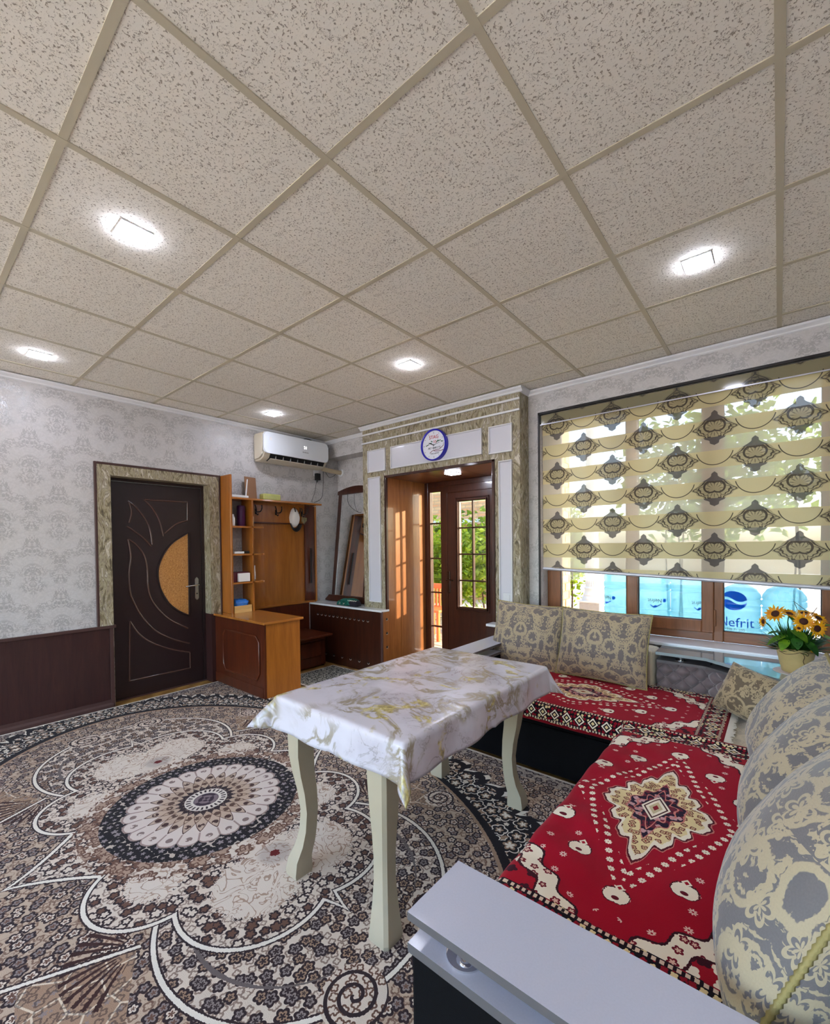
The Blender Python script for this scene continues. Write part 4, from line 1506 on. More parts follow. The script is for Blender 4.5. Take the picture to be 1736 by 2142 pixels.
# terracotta planter and orange chair by the door
b = lathe(B(), [(0.15, -0.07), (0.20, 0.25), (0.22, 0.26), (0.22, 0.32), (0.19, 0.32), (0.18, 0.26)], (-3.95, 6.15, 0), 24)
tag(obj('clay_planter', b, M['stone'], None, 40), 'clay coloured planter standing below the vine outside', 'planter')
oc = thing('orange_chair', 'orange slatted plastic chair outside the glazed side leaf', 'chair', (-4.12, 5.45, -0.07))
cx_, cy_ = -4.12, 5.45
for (sx, sy) in ((-1, -1), (1, -1), (-1, 1), (1, 1)):
    obj('leg', bx(cx_ + sx * 0.19 - 0.02, cx_ + sx * 0.19 + 0.02, cy_ + sy * 0.19 - 0.02, cy_ + sy * 0.19 + 0.02, -0.07, 0.36), M['orange'], oc)
obj('seat', bx(cx_ - 0.23, cx_ + 0.23, cy_ - 0.23, cy_ + 0.23, 0.36, 0.40, 0.012), M['orange'], oc)
for k in range(7):
    obj('back_slat', bx(cx_ - 0.21 + k * 0.065, cx_ - 0.18 + k * 0.065, cy_ + 0.19, cy_ + 0.215, 0.40, 0.68), M['orange'], oc)
obj('top_rail', bx(cx_ - 0.23, cx_ + 0.23, cy_ + 0.18, cy_ + 0.225, 0.68, 0.76, 0.015), M['orange'], oc)

# ------------------------------------------------------------------ carpets
CC = Vector((-2.39, 1.08))
cp = tag(obj('carpet', bx(-2.02, 2.02, -1.39, 1.39, 0.0, 0.012, 0.004, 1), M['carpet'], None), 'large ivory and brown medallion carpet covering the floor', 'carpet')
cp.location = (CC.x, CC.y, 0.0005)
rn = tag(obj('entry_rug', bx(-0.45, 0.45, -0.33, 0.33, 0.0, 0.010, 0.003, 1), M['runner'], None), 'small grey floral rug in front of the low bench', 'rug')
rn.location = (-3.50, 2.93, 0.0005)

# ------------------------------------------------------------------ dining table and cloth
TX0, TX1, TY0, TY1, TZ = -1.635, -0.925, 1.045, 2.15, 0.745
tcx, tcy = (TX0 + TX1) / 2, (TY0 + TY1) / 2
tb_ = thing('dining_table', 'ivory painted dining table with curved cabriole legs', 'table', (tcx, tcy, 0.0125))
obj('tabletop', bx(TX0, TX1, TY0, TY1, TZ - 0.028, TZ, 0.008), M['table_paint'], tb_)
b = B()
for (x0, x1, y0, y1) in ((TX0 + 0.07, TX1 - 0.07, TY0 + 0.05, TY0 + 0.07), (TX0 + 0.07, TX1 - 0.07, TY1 - 0.07, TY1 - 0.05), (TX0 + 0.05, TX0 + 0.07, TY0 + 0.07, TY1 - 0.07), (TX1 - 0.07, TX1 - 0.05, TY0 + 0.07, TY1 - 0.07)):
    box(b, x0, x1, y0, y1, TZ - 0.11, TZ - 0.028)
obj('apron', b, M['table_paint'], tb_)
# cabriole leg profile: height, offset of the outer corner (outwards +), width
leg_prof = [(0.0125, 0.016, 0.078), (0.03, 0.020, 0.084), (0.08, 0.012, 0.074), (0.14, -0.010, 0.062), (0.20, -0.022, 0.056), (0.28, -0.026, 0.056), (0.36, -0.018, 0.062), (0.44, -0.004, 0.070), (0.52, 0.006, 0.078), (0.60, 0.008, 0.084), (0.66, 0.0, 0.084), (0.717, 0.0, 0.084)]
for sx in (-1, 1):
    for sy in (-1, 1):
        ox, oy = (TX0 + 0.06 if sx < 0 else TX1 - 0.10), (TY0 + 0.012 if sy < 0 else TY1 - 0.045)
        b = B()
        rings = []
        for z_, off, w_ in leg_prof:
            xo, yo = ox + sx * off, oy + sy * off
            xi, yi = xo - sx * w_, yo - sy * w_
            ch = 0.012
            ring = [(xo - sx * ch, yo), (xo, yo - sy * ch), (xo, yi), (xi, yi), (xi, yo)]
            rings.append([b.verts.new((p[0], p[1], z_)) for p in ring])
        n_ = 5
        for r_a, r_b in zip(rings, rings[1:]):
            for k in range(n_):
                b.faces.new((r_a[k], r_a[(k + 1) % n_], r_b[(k + 1) % n_], r_b[k]))
        b.faces.new(rings[0])
        b.faces.new(rings[-1])
        obj('leg', b, M['table_paint'], tb_, 30)

# vinyl cloth
OH = 0.135
hx_, hy_ = (TX1 - TX0) / 2, (TY1 - TY0) / 2
corner_flare = {(-1, -1): 0.62, (1, -1): 0.30, (1, 1): 0.42, (-1, 1): 0.35}
rc = random.Random(5)
def cloth_pt(u, v):
    a = (u * 2 - 1) * (hx_ + OH)
    c_ = (v * 2 - 1) * (hy_ + OH)
    sx, sy = (1 if a >= 0 else -1), (1 if c_ >= 0 else -1)
    da, db = max(0, abs(a) - hx_), max(0, abs(c_) - hy_)
    x_, y_, z_ = min(abs(a), hx_) * sx, min(abs(c_), hy_) * sy, 0.0
    d = math.hypot(da, db)
    if d > 0:
        ph = math.atan2(db, da)
        fl = corner_flare[(sx, sy)]
        k = math.sin(2 * ph)
        lean = 0.10 + 0.03 * math.sin(a * 9 + c_ * 13)
        tilt = math.asin(min(0.97, lean + fl * k ** 1.5))
        r_ = 0.012
        if d < r_ * 1.57:
            out, dn = r_ * math.sin(d / r_), r_ * (1 - math.cos(d / r_))
        else:
            e = d - r_ * 1.57
            out, dn = r_ + e * math.sin(tilt), r_ + e * math.cos(tilt)
            wr = 0.007 * math.sin((a if db > da else c_) * 21 + sx + 2 * sy) * min(1, e / 0.06) * (1 - k)
            out += wr
        x_ += sx * out * math.cos(ph)
        y_ += sy * out * math.sin(ph)
        z_ -= dn
    bump_ = 0.0012 * math.sin(a * 17 + 3) * math.sin(c_ * 13) if d == 0 else 0
    crease = 0.0016 * max(0, 1 - abs(c_ + 0.18) / 0.012) + 0.0016 * max(0, 1 - abs(a) / 0.012)
    return Vector((tcx + x_, tcy + y_, TZ + 0.0035 + z_ + bump_ + (crease if d == 0 else 0)))
b = B()
sheet(b, cloth_pt, 90, 120, lambda u, v: ((u * 2 - 1) * (hx_ + OH), (v * 2 - 1) * (hy_ + OH)))
cl = obj('tablecloth', b, M['marble'], None, 180)
sm = cl.modifiers.new('thickness', 'SOLIDIFY')
sm.thickness = 0.0018
sm.offset = 1
tag(cl, 'white vinyl tablecloth with gold and grey marble print on dining table', 'tablecloth')

# ------------------------------------------------------------------ sofas
SZ = 0.42
# sofa along the window
so = thing('sofa', 'black corner sofa along the window with tufted back and shelf', 'sofa', (-0.9, 2.95, 0))
FYS = 2.475
obj('base', bx(-1.68, 0.28, FYS, 3.45, 0.02, 0.29, 0.01), M['black_fab'], so)
obj('seat_cushion', bx(-1.68, -0.22, FYS - 0.005, 3.24, 0.29, SZ - 0.008, 0.03, 4), M['black_fab'], so, 60)
obj('corner_seat', bx(-0.22, 0.28, FYS - 0.005, 3.22, 0.29, SZ - 0.006, 0.03, 4), M['dam_seat'], so, 60)
def arm(par, x0, x1, y0, y1, posts):
    a_ = obj('arm', bx(x0 + 0.006, x1 - 0.006, y0 + 0.006, y1 - 0.006, 0.02, 0.514, 0.008), M['black_fab'], par)
    for nm, z0_, z1_ in (('arm_lower_board', 0.514, 0.534), ('arm_top_board', 0.583, 0.600)):
        b_ = bx(x0, x1, y0, y1, z0_, z1_)
        for f_ in b_.faces:
            if abs(f_.normal.z) < 0.5 and abs(f_.calc_center_median().z - (z0_ + z1_) / 2) < 0.004:
                f_.material_index = 1
        obj(nm, b_, [M['grey_lam'], M['grey_edge']], par)
    for (px_, py_) in posts:
        obj('chrome_post', lathe(B(), [(0.040, 0.534), (0.040, 0.538), (0.034, 0.541), (0.018, 0.543), (0.016, 0.574), (0.030, 0.577), (0.030, 0.583)], (px_, py_, 0), 28), M['chrome'], par, 40)
arm(so, -1.875, -1.685, FYS, 3.30, ((-1.78, 2.65), (-1.78, 3.1)))
# backrest behind the big cushions
b = bx(-1.68, -0.635, 3.235, 3.47, 0.29, 0.655, 0.05, 4)
obj('backrest', b, M['dam_seat'], so, 60)
# tufted section and diagonal corner section, with buttons
def tufted(P0, P1, z0, z1, nu, nv):
    """buttoned panel from P0 to P1 (xy), facing the room"""
    P0, P1 = Vector(P0), Vector(P1)
    d = (P1 - P0)
    L_ = d.length
    nrm = Vector((d.y, -d.x)).normalized()
    kx, kz = L_ / nu, (z1 - z0) / nv
    b_ = B()
    def f(u, v):
        s_, h_ = u * L_ / kx, v * (z1 - z0) / kz
        q1, q2 = math.cos(PI * (s_ + h_) * 0.5), math.cos(PI * (s_ - h_) * 0.5)
        hgt = 0.030 * abs(q1 * q2) ** 0.42
        p = P0 + d * u + nrm * (0.012 + hgt)
        return Vector((p.x, p.y, z0 + (z1 - z0) * v))
    sheet(b_, f, nu * 8, nv * 8)
    pan = obj('tufted_panel', b_, M['grey_velvet'], so, 180)
    b_ = B()
    cs = [P0, P1, P1 - nrm * 0.10, P0 - nrm * 0.10]
    prism(b_, [(c_.x, c_.y) for c_ in cs], 2, z0 - 0.1, z1)
    obj('back_core', b_, M['grey_velvet'], so)
    for i in range(nu + 1):
        for j in range(nv + 1):
            if (i + j) % 2 == 1 and 0 < j < nv + 1 and 0 < i < nu:
                p = P0 + d * (i / nu) + nrm * 0.016
                obj('button', lathe(B(), [(0.002, -0.006), (0.009, -0.003), (0.009, 0.003), (0.002, 0.006)], (p.x, p.y, z0 + (z1 - z0) * j / nv), 10), M['grey_velvet'], pan, 60)
    b_ = B()
    cs = [P0 + nrm * 0.046, P1 + nrm * 0.046, P1 - nrm * 0.14, P0 - nrm * 0.14]
    prism(b_, [(c_.x, c_.y) for c_ in cs], 2, z1, z1 + 0.016)
    obj('back_board', b_, M['grey_edge'], so)
tufted((-0.62, 3.27), (-0.33, 3.27), 0.40, 0.592, 6, 4)
tufted((-0.33, 3.27), (0.24, 2.83), 0.40, 0.592, 14, 4)
for (px_, py_) in ((-0.49, 3.30), (-0.18, 3.22), (0.12, 3.0)):
    obj('chrome_post', lathe(B(), [(0.034, 0.608), (0.034, 0.612), (0.026, 0.615), (0.014, 0.618), (0.014, 0.634), (0.02, 0.637), (0.02, 0.641)], (px_, py_, 0), 28), M['chrome'], so, 40)
shelf_poly = [(-0.625, 3.225), (-0.345, 3.225), (0.02, 2.945), (0.24, 2.765), (0.58, 2.765), (0.58, 3.495), (-0.625, 3.495)]
obj('shelf', prism(B(), shelf_poly, 2, 0.641, 0.660), [M['glass_shelf']], so)

# sofa on the right
s2 = thing('sofa', 'black sofa with chrome post armrest beside the red flowered throw', 'sofa', (-0.1, 1.6, 0))
obj('base', bx(-0.595, 0.55, 0.895, FYS - 0.012, 0.02, 0.29, 0.01), M['black_fab'], s2)
obj('seat_cushion', bx(-0.61, 0.30, 0.895, FYS - 0.012, 0.29, SZ, 0.03, 4), M['black_fab'], s2, 60)
obj('backrest', bx(0.31, 0.57, 0.895, FYS - 0.012, 0.29, 0.78, 0.05, 4), M['black_fab'], s2, 60)
arm(s2, -0.607, 0.57, 0.692, 0.886, ((-0.495, 0.745), (0.30, 0.785)))

# ------------------------------------------------------------------ throws
rw = random.Random(11)
wr_ph = [(rw.uniform(3, 26), rw.uniform(-10, 10), rw.uniform(0, 6)) for _ in range(7)]
def wrinkle(x_, y_):
    return sum(math.sin(a * x_ + c_ * y_ + p_) for a, c_, p_ in wr_ph) / 7
def drape(edge0, lo, hi, z_top, s, r=0.03, flare=0.008):
    """distance s measured from the 'edge0' side outwards; returns (along, z)"""
    if s <= 0:
        return edge0 * 0 + s, z_top
    if s < r * 1.57:
        return r * math.sin(s / r), z_top - r * (1 - math.cos(s / r))
    e = s - r * 1.57
    return r + flare * min(1, e / 0.05), z_top - r - e
# throw 1: flat part x -1.66..-0.20, front drape over y=FYS
T1C = Vector((-0.965, 2.835))
H1X, H1Y = 0.765, 0.455
def t1(u, v):
    a, c_ = (u * 2 - 1) * H1X, (v * 2 - 1) * H1Y
    x_, y_ = T1C.x + a, T1C.y + c_
    z_ = SZ + 0.004 + 0.0035 * wrinkle(a, c_)
    s = (FYS + 0.022) - y_
    if s > 0:
        o_, zz_ = drape(0, 0, 0, 0, s, 0.028)
        y_ = FYS + 0.022 - o_
        z_ = SZ + 0.004 + zz_ + 0.0035 * wrinkle(a, c_)
        y_ -= 0.004 + 0.006 * max(0, math.sin(a * 17)) * min(1, s / 0.1)
    return Vector((x_, y_, z_))
b = B()
sheet(b, t1, 90, 60, lambda u, v: ((v * 2 - 1) * H1Y, (u * 2 - 1) * H1X))
th1 = obj('sofa_throw', b, m_throw(H1Y, H1X, 'red throw weave'), None, 180)
tag(th1, 'red medallion throw spread on the sofa under the window', 'throw')
m_ = th1.modifiers.new('thickness', 'SOLIDIFY')
m_.thickness = 0.005
m_.offset = 1
M['fringe'] = plain('ivory fringe', C(226, 220, 204), 0.8)
def fringe(par, pts, out, n, ln, rr):
    b_ = B()
    for k in range(n):
        t_ = k / (n - 1) * (len(pts) - 1)
        i_ = min(int(t_), len(pts) - 2)
        p = pts[i_].lerp(pts[i_ + 1], t_ - i_)
        q = p + out * ln * rr.uniform(0.7, 1.1) + Vector((rr.uniform(-.006, .006), rr.uniform(-.006, .006), -0.002))
        w_ = Vector((0.0028, 0.0028, 0))
        w_ = (pts[-1] - pts[0]).normalized() * 0.003
        quad(b_, p - w_, p + w_, q + w_ * 1.5, q - w_ * 1.5)
    return obj('fringe', b_, M['fringe'], par, world=True, kind='stuff')
fringe(th1, [t1(1.0, k / 30) + Vector((0, 0, 0.004)) for k in range(31)], Vector((1, 0, 0)), 160, 0.03, rw)

# throw 2: over the right sofa, draping on the left front (x) and a little over the far end
T2C = Vector((-0.333, 1.722))
H2X, H2Y = 0.42, 0.745
ZT2 = SZ + 0.012
def t2(u, v):
    a, c_ = (u * 2 - 1) * H2X, (v * 2 - 1) * H2Y
    x_, y_ = T2C.x + a, T2C.y + c_
    wz = 0.007 * wrinkle(a * 1.3 + 2, c_ * 1.3) + 0.004 * math.sin(c_ * 34 + a * 9 + 2 * math.sin(a * 7)) * math.exp(-((a + 0.18) / 0.2) ** 2)
    ridge = 0.012 * math.exp(-((a + 0.10 * (c_ + 0.2) - (-0.15)) / 0.05) ** 2) * math.exp(-((c_ + 0.18) / 0.12) ** 2)
    z_ = ZT2 + wz + ridge
    s = (-0.610 + 0.028) - x_
    if s > 0:
        o_, zz_ = drape(0, 0, 0, 0, s, 0.028)
        x_ = -0.610 + 0.028 - o_ - 0.006 - 0.004 * max(0, math.sin(c_ * 15))
        z_ = ZT2 + zz_ + wz
    s = y_ - (FYS - 0.05)
    if s > 0:
        k = min(1, s / 0.03)
        z_ = max(z_, SZ + 0.010) + 0.018 * math.sin(k * PI * 0.5) * math.exp(-s * 12)
    return Vector((x_, y_, z_))
b = B()
sheet(b, t2, 70, 110, lambda u, v: ((u * 2 - 1) * H2X, (v * 2 - 1) * H2Y))
th2 = obj('sofa_throw', b, m_throw(H2X, H2Y, 'red throw weave 2'), None, 180)
tag(th2, 'crumpled red medallion throw on the sofa next to the grey armrest board', 'throw')
m_ = th2.modifiers.new('thickness', 'SOLIDIFY')
m_.thickness = 0.006
m_.offset = 1

# ------------------------------------------------------------------ cushions
def cushion(name, label, w_, h_, t_, mat, loc, tilt, rz, roll=0.0, group=None, pipe=0.006, ears=0.05, sag=0.0):
    th_ = thing(name, label, 'cushion', (0, 0, 0), 0, group)
    NU, NV = 40, 40
    def P(s, r, side):
        ex = 1 - ears * (1 - r * r)
        ez = 1 - ears * (1 - s * s)
        x_ = s * w_ / 2 * ex
        z_ = h_ / 2 + r * h_ / 2 * ez
        f_ = max(0.0, (1 - abs(s) ** 2.6)) ** 0.55 * max(0.0, (1 - abs(r) ** 2.6)) ** 0.55
        y_ = side * t_ / 2 * f_ * (1 + sag * (-r))
        y_ += 0.004 * f_ * math.sin(s * 5 + r * 3 + w_ * 9) * side
        return Vector((x_, y_, z_))
    b_ = B()
    grid = {}
    for side in (-1, 1):
        for i in range(NU + 1):
            for j in range(NV + 1):
                s, r = -math.cos(PI * i / NU), -math.cos(PI * j / NV)
                edge = i in (0, NU) or j in (0, NV)
                key = (i, j, 0 if edge else side)
                if key not in grid:
                    grid[key] = b_.verts.new(P(s, r, side))
        lay = b_.loops.layers.uv.verify()
        for i in range(NU):
            for j in range(NV):
                g = lambda a_, c_: grid[(a_, c_, 0 if (a_ in (0, NU) or c_ in (0, NV)) else side)]
                fc = b_.faces.new((g(i, j), g(i + 1, j), g(i + 1, j + 1), g(i, j + 1)))
                for lp, (a_, c_) in zip(fc.loops, ((i, j), (i + 1, j), (i + 1, j + 1), (i, j + 1))):
                    lp[lay].uv = ((a_ / NU - 0.5) * w_ * 1.2, c_ / NV * h_ * 1.2)
    obj('cover', b_, mat, th_, 180, world=False)
    if pipe:
        loop = []
        for k in range(40):
            loop.append(P(-math.cos(PI * k / 40), -1, 1))
        for k in range(40):
            loop.append(P(1, -math.cos(PI * k / 40), 1))
        for k in range(40):
            loop.append(P(math.cos(PI * k / 40), 1, 1))
        for k in range(40):
            loop.append(P(-1, math.cos(PI * k / 40), 1))
        # twisted cord: radius pulses along the seam
        L_ = 0
        dense = []
        for p, q in zip(loop, loop[1:] + loop[:1]):
            n_ = max(1, int((q - p).length / 0.006))
            for k in range(n_):
                dense.append(p.lerp(q, k / n_))
        rr_ = [pipe * (1.0 + 0.22 * (1 if (k // 1) % 2 else -1)) for k in range(len(dense))]
        obj('piping', tube(B(), dense, rr_, 6, closed=True), M['piping'], th_, 180, world=False)
    th_.rotation_mode = 'XYZ'
    th_.rotation_euler = (tilt, roll, rz)
    th_.location = loc
    return th_
R = math.radians
# two big cushions under the window: local -y faces the room
cushion('cushion', 'large grey damask cushion leaning beside the doorway pilaster', 0.56, 0.50, 0.17, M['dam_back'], (-1.525, 3.115, SZ + 0.006), R(-17), R(3), R(2))
cushion('cushion', 'large grey damask cushion leaning under the window mullion', 0.61, 0.485, 0.17, M['dam_back'], (-0.955, 3.105, SZ + 0.012), R(-16), R(-2), R(0.5))
cushion('cushion', 'small taupe damask cushion tilted against the tufted corner', 0.33, 0.27, 0.15, M['dam_small'], (-0.15, 2.86, SZ + 0.02), R(-26), R(-30), R(10), pipe=0.0)
# three puffy cushions on the right sofa
cushion('cushion', 'puffy silver grey cushion nearest the tufted corner', 0.545, 0.50, 0.27, M['dam_right'], (-0.03, 2.25, SZ + 0.012), R(-24), R(-86), R(3), sag=0.2)
cushion('cushion', 'puffy silver grey cushion between two others on the right sofa', 0.545, 0.54, 0.27, M['dam_right'], (-0.03, 1.72, SZ + 0.012), R(-24), R(-92), R(-2), sag=0.2)
cushion('cushion', 'puffy silver grey cushion with gold cord beside the armrest board', 0.56, 0.57, 0.28, M['dam_right'], (-0.03, 1.21, SZ + 0.02), R(-22), R(-95), R(-5), sag=0.2)

# ------------------------------------------------------------------ roller blind
M['cassette'] = plain('olive blind cassette', C(74, 78, 64), 0.12, coat=0.6, nscale=10, namp=0.3)
bl = thing('roller_blind', 'zebra roller blind with grey damask print half lowered over window', 'blind', (-0.55, YB, 2.4))
BX0, BX1, BYY = -1.566, 0.49, 3.622
obj('cassette', bx(WX0 + 0.006, BX1, 3.60, 3.70, 2.398, 2.478, 0.012, 3), M['cassette'], bl, 40)
obj('cassette_lip', bx(WX0 + 0.006, BX1, 3.598, 3.606, 2.392, 2.400), M['alu'], bl)
Z0B, PB, HB = 1.262, 0.2085, 0.117
def strip(name, za0, za1, zb0, zb1, mat, dy=0.0):
    b_ = B()
    def f(u, v):
        x_ = BX0 + (BX1 - BX0) * u
        lo, hi = za0 + (zb0 - za0) * u, za1 + (zb1 - za1) * u
        return Vector((x_, BYY + dy, lo + (hi - lo) * v))
    def uvf(u, v):
        p = f(u, v)
        return (p.x + 1.22, p.z - (Z0B + HB / 2))
    sheet(b_, f, 8, 1, uvf)
    return obj(name, b_, mat, bl)
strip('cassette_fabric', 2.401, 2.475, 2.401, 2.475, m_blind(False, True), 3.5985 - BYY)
zl, zr = 1.178, 1.105          # bottom bar, left and right end
xr_ = lambda x_: zl + (zr - zl) * (x_ - BX0) / (0.22 - BX0)
zre = xr_(BX1)
for k in range(6):
    a_ = Z0B + k * PB
    t_ = min(a_ + HB, 2.40)
    strip('dense_band', a_, t_, a_, t_, M['blind_o'])
    if k < 5:
        strip('sheer_band', a_ + HB, a_ + PB, a_ + HB, a_ + PB, M['blind_s'])
strip('sheer_band', zl, Z0B, 1.170, Z0B, M['blind_s'])
strip('dense_band', zl - 0.001, zl, zre, 1.170, M['blind_o'])
b = B()
for (x_, z_) in ((BX0, zl), (BX1, zre)):
    pass
tube(b, [(BX0, BYY, zl - 0.012), (BX1, BYY, zre - 0.012)], 0.013, 12)
obj('bottom_bar', b, M['alu'], bl, 50)

# ------------------------------------------------------------------ radiator covers
M['hole'] = plain('vent ring', C(190, 180, 172), 0.35)
def radiator_cover(label, x0, x1, y0, y1, zt, side_x=None):
    t_ = thing('radiator_cover', label, 'radiator cover', ((x0 + x1) / 2, y0, 0))
    obj('front_panel', bx(x0, x1, y0, y0 + 0.016, 0, zt - 0.02), M['wenge'], t_)
    obj('top_board', bx(x0, x1 + 0.004, y0 - 0.012, y1, zt - 0.02, zt, 0.003, 1), M['white_gloss'], t_)
    return t_
rc_ = radiator_cover('dark brown perforated radiator cover with white top beside the doorway', XL + 0.005, -3.225, 3.325, 3.44, 0.69)
obj('top_board', bx(XL + 0.005, PX0, 3.44, 3.795, 0.67, 0.69), M['white_gloss'], rc_)
obj('end_panel', bx(-3.245, -3.225, 3.341, 3.436, 0, 0.67), M['jamb'], rc_)
obj('edge_strip', bx(-3.243, -3.219, 3.318, 3.34, 0, 0.676, 0.003, 1), M['wain_trim'], rc_)
ring_bm = lambda p, ax: lathe(B(), [(0.0085, 0.0), (0.0135, 0.0), (0.0135, 0.003), (0.0085, 0.003)], p, 14, ax)
for k in range(13):
    for zz in (0.56, 0.10):
        if zz == 0.10 and k % 2:
            continue
        x_ = -4.30 + k * 0.072
        c_ = B()
        lathe(c_, [(0.013, 3.3225), (0.013, 3.326)], (x_, 0, zz), 14, 1)
        hole = obj('vent_hole', c_, M['black'], rc_)
        obj('vent_ring', tube(B(), [(x_ + 0.013 * math.cos(q), 3.323, zz + 0.013 * math.sin(q)) for q in [PI + PI * j / 8 for j in range(9)]], 0.0022, 5), M['hole'], hole)
for zz in (0.59, 0.44, 0.29, 0.13):
    hole = obj('vent_hole', lathe(B(), [(0.014, -3.226), (0.014, -3.2235)], (0, 3.40, zz), 14, 0), M['black'], rc_)
    obj('vent_ring', tube(B(), [(-3.2235, 3.40 + 0.014 * math.cos(q), zz + 0.014 * math.sin(q)) for q in [1.2 * PI + PI * j / 8 for j in range(9)]], 0.0022, 5), M['hole'], hole)
rc2 = radiator_cover('dark radiator cover with white top behind the window sofa', -1.955, -1.695, 3.315, 3.44, 0.69)
obj('end_panel', bx(-1.955, -1.94, 3.326, 3.436, 0, 0.67), M['wenge'], rc2)

# ------------------------------------------------------------------ leaning mirror
M['mirror'] = plain('mirror glass', (0.86, 0.88, 0.88, 1), 0.02, 1.0)
mi = thing('standing_mirror', 'tall dark framed mirror leaning in the niche on the radiator cover', 'mirror', (-4.06, 3.60, 0.69))
W_, H_ = 0.62, 1.40
b = B()
box(b, -W_ / 2, -W_ / 2 + 0.055, -0.012, 0.016, 0.06, H_ - 0.03, 0.006)
box(b, W_ / 2 - 0.055, W_ / 2, -0.012, 0.016, 0.06, H_ - 0.03, 0.006)
obj('side_frame', b, M['wenge'], mi, world=False)
b = B()
prism(b, [(-W_ / 2 - 0.015, H_ - 0.05)] + [(-W_ / 2 - 0.015 + (W_ + 0.03) * k / 12, H_ + 0.05 * math.sin(PI * k / 12) - 0.005) for k in range(13)] + [(W_ / 2 + 0.015, H_ - 0.05)], 1, -0.016, 0.018)
obj('top_frame', b, M['wenge'], mi, world=False)
b = B()
prism(b, [(-W_ / 2 - 0.07, 0.0), (W_ / 2 + 0.07, 0.0), (W_ / 2 + 0.07, 0.02), (W_ / 2 + 0.03, 0.05), (W_ / 2 + 0.01, 0.075), (-W_ / 2 - 0.01, 0.075), (-W_ / 2 - 0.03, 0.05), (-W_ / 2 - 0.07, 0.02)], 1, -0.05, 0.03)
obj('foot', b, M['wenge'], mi, world=False)
obj('glass', bx(-W_ / 2 + 0.05, W_ / 2 - 0.05, -0.004, 0.002, 0.07, H_ - 0.04), M['mirror'], mi, world=False)
mi.rotation_euler = (R(-6.2), 0, 0)

# green scarf in a bundle, on the radiator cover
M['scarf'] = plain('green cloth', C(10, 92, 78), 0.8, nscale=30, namp=0.35, bump=0.5, bscale=60)
M['darkcloth'] = plain('dark patterned cloth', C(30, 24, 34), 0.8, nscale=60, namp=0.8)
p0 = at(2, 0.69, 712, 1268)
sc = thing('folded_scarf', 'green and dark fringed scarf bundle lying on the radiator cover', 'scarf', (-3.80, 3.43, 0.69))
def blob(x0, x1, y0, y1, z0, z1, seed, n=18):
    rr = random.Random(seed)
    ph = [rr.uniform(0, 6) for _ in range(6)]
    b_ = B()
    def f(u, v):
        a, e = 2 * PI * u, PI * (v - 0.5)
        cx_, cy_, cz_ = math.cos(e) * math.cos(a), math.cos(e) * math.sin(a), math.sin(e)
        sgn = lambda q, p_: math.copysign(abs(q) ** p_, q)
        w_ = 1 + 0.06 * math.sin(4 * a + ph[0]) + 0.05 * math.sin(7 * a + 5 * e + ph[1]) + 0.04 * math.sin(9 * e + ph[2])
        return Vector(((x0 + x1) / 2 + (x1 - x0) / 2 * sgn(cx_, 0.6) * w_, (y0 + y1) / 2 + (y1 - y0) / 2 * sgn(cy_, 0.6) * w_, max(z0, (z0 + z1) / 2 + (z1 - z0) / 2 * sgn(cz_, 0.6) * w_)))
    sheet(b_, f, n * 2, n)
    bmesh.ops.remove_doubles(b_, verts=b_.verts[:], dist=1e-5)
    return b_
obj('green_cloth', blob(-3.95, -3.72, 3.35, 3.50, 0.69, 0.765, 1), M['scarf'], sc, 180)
obj('dark_cloth', blob(-3.80, -3.64, 3.345, 3.43, 0.69, 0.755, 2), M['darkcloth'], sc, 180)
b = B()
rr = random.Random(8)
for k in range(26):
    x_ = -3.95 + rr.uniform(0, 0.16)
    z_ = 0.735 + rr.uniform(-0.01, 0.02)
    tube(b, [(x_, 3.345, z_), (x_ + rr.uniform(-.01, .01), 3.330, z_ - 0.018), (x_ + rr.uniform(-.015, .015), 3.326, 0.70)], 0.0028, 4)
obj('tassels', b, M['scarf'], sc, kind='stuff')
b = B()
for k in range(7):
    x_ = -3.93 + k * 0.016
    tube(b, [(x_, 3.338, 0.70), (x_ + 0.004, 3.334, 0.725)], 0.003, 4)
for k in range(5):
    x_ = -3.80 + k * 0.03
    tube(b, [(x_, 3.36, 0.757), (x_ + 0.018, 3.352, 0.752), (x_ + 0.03, 3.36, 0.76)], 0.003, 4)
obj('white_fringe', b, M['fringe'], sc)

# ------------------------------------------------------------------ wall clock
kx, kz, kr = -2.575, 2.348, 0.152
ck = thing('wall_clock', 'round blue rimmed wall clock with printed white face above the doorway', 'clock', (kx, PY, kz))
ky = PY - 0.02
obj('rim', lathe(B(), [(kr - 0.012, ky + 0.02), (kr, ky + 0.016), (kr, ky - 0.030), (kr - 0.004, ky - 0.034), (kr - 0.013, ky - 0.030), (kr - 0.014, ky - 0.012), (kr - 0.03, ky - 0.010)], (kx, 0, kz), 56, 1), M['blue'], ck, 40)
obj('dial', lathe(B(), [(kr - 0.014, ky - 0.0125), (kr - 0.014, ky - 0.0145)], (kx, 0, kz), 48, 1), M['face'], ck)
TX = lambda dx, dz, dy=0.0158: Matrix.Translation(Vector((dx, -(PY - ky) - dy, dz))) @ Matrix.Rotation(PI / 2, 4, 'X')
text_mesh('word_top', 'STAG', 0.046, M['red_ink'], ck, TX(0.0, 0.075))
text_mesh('number', '10', 0.040, M['red_ink'], ck, TX(0.012, 0.028))
text_mesh('word_middle', 'ЛЕТ ВМЕСТЕ', 0.024, M['ink'], ck, TX(0.006, -0.030))
text_mesh('word_bottom', 'STAG SERVICE', 0.016, M['ink'], ck, TX(0.012, -0.083))
b = B()
yk = ky - 0.0158
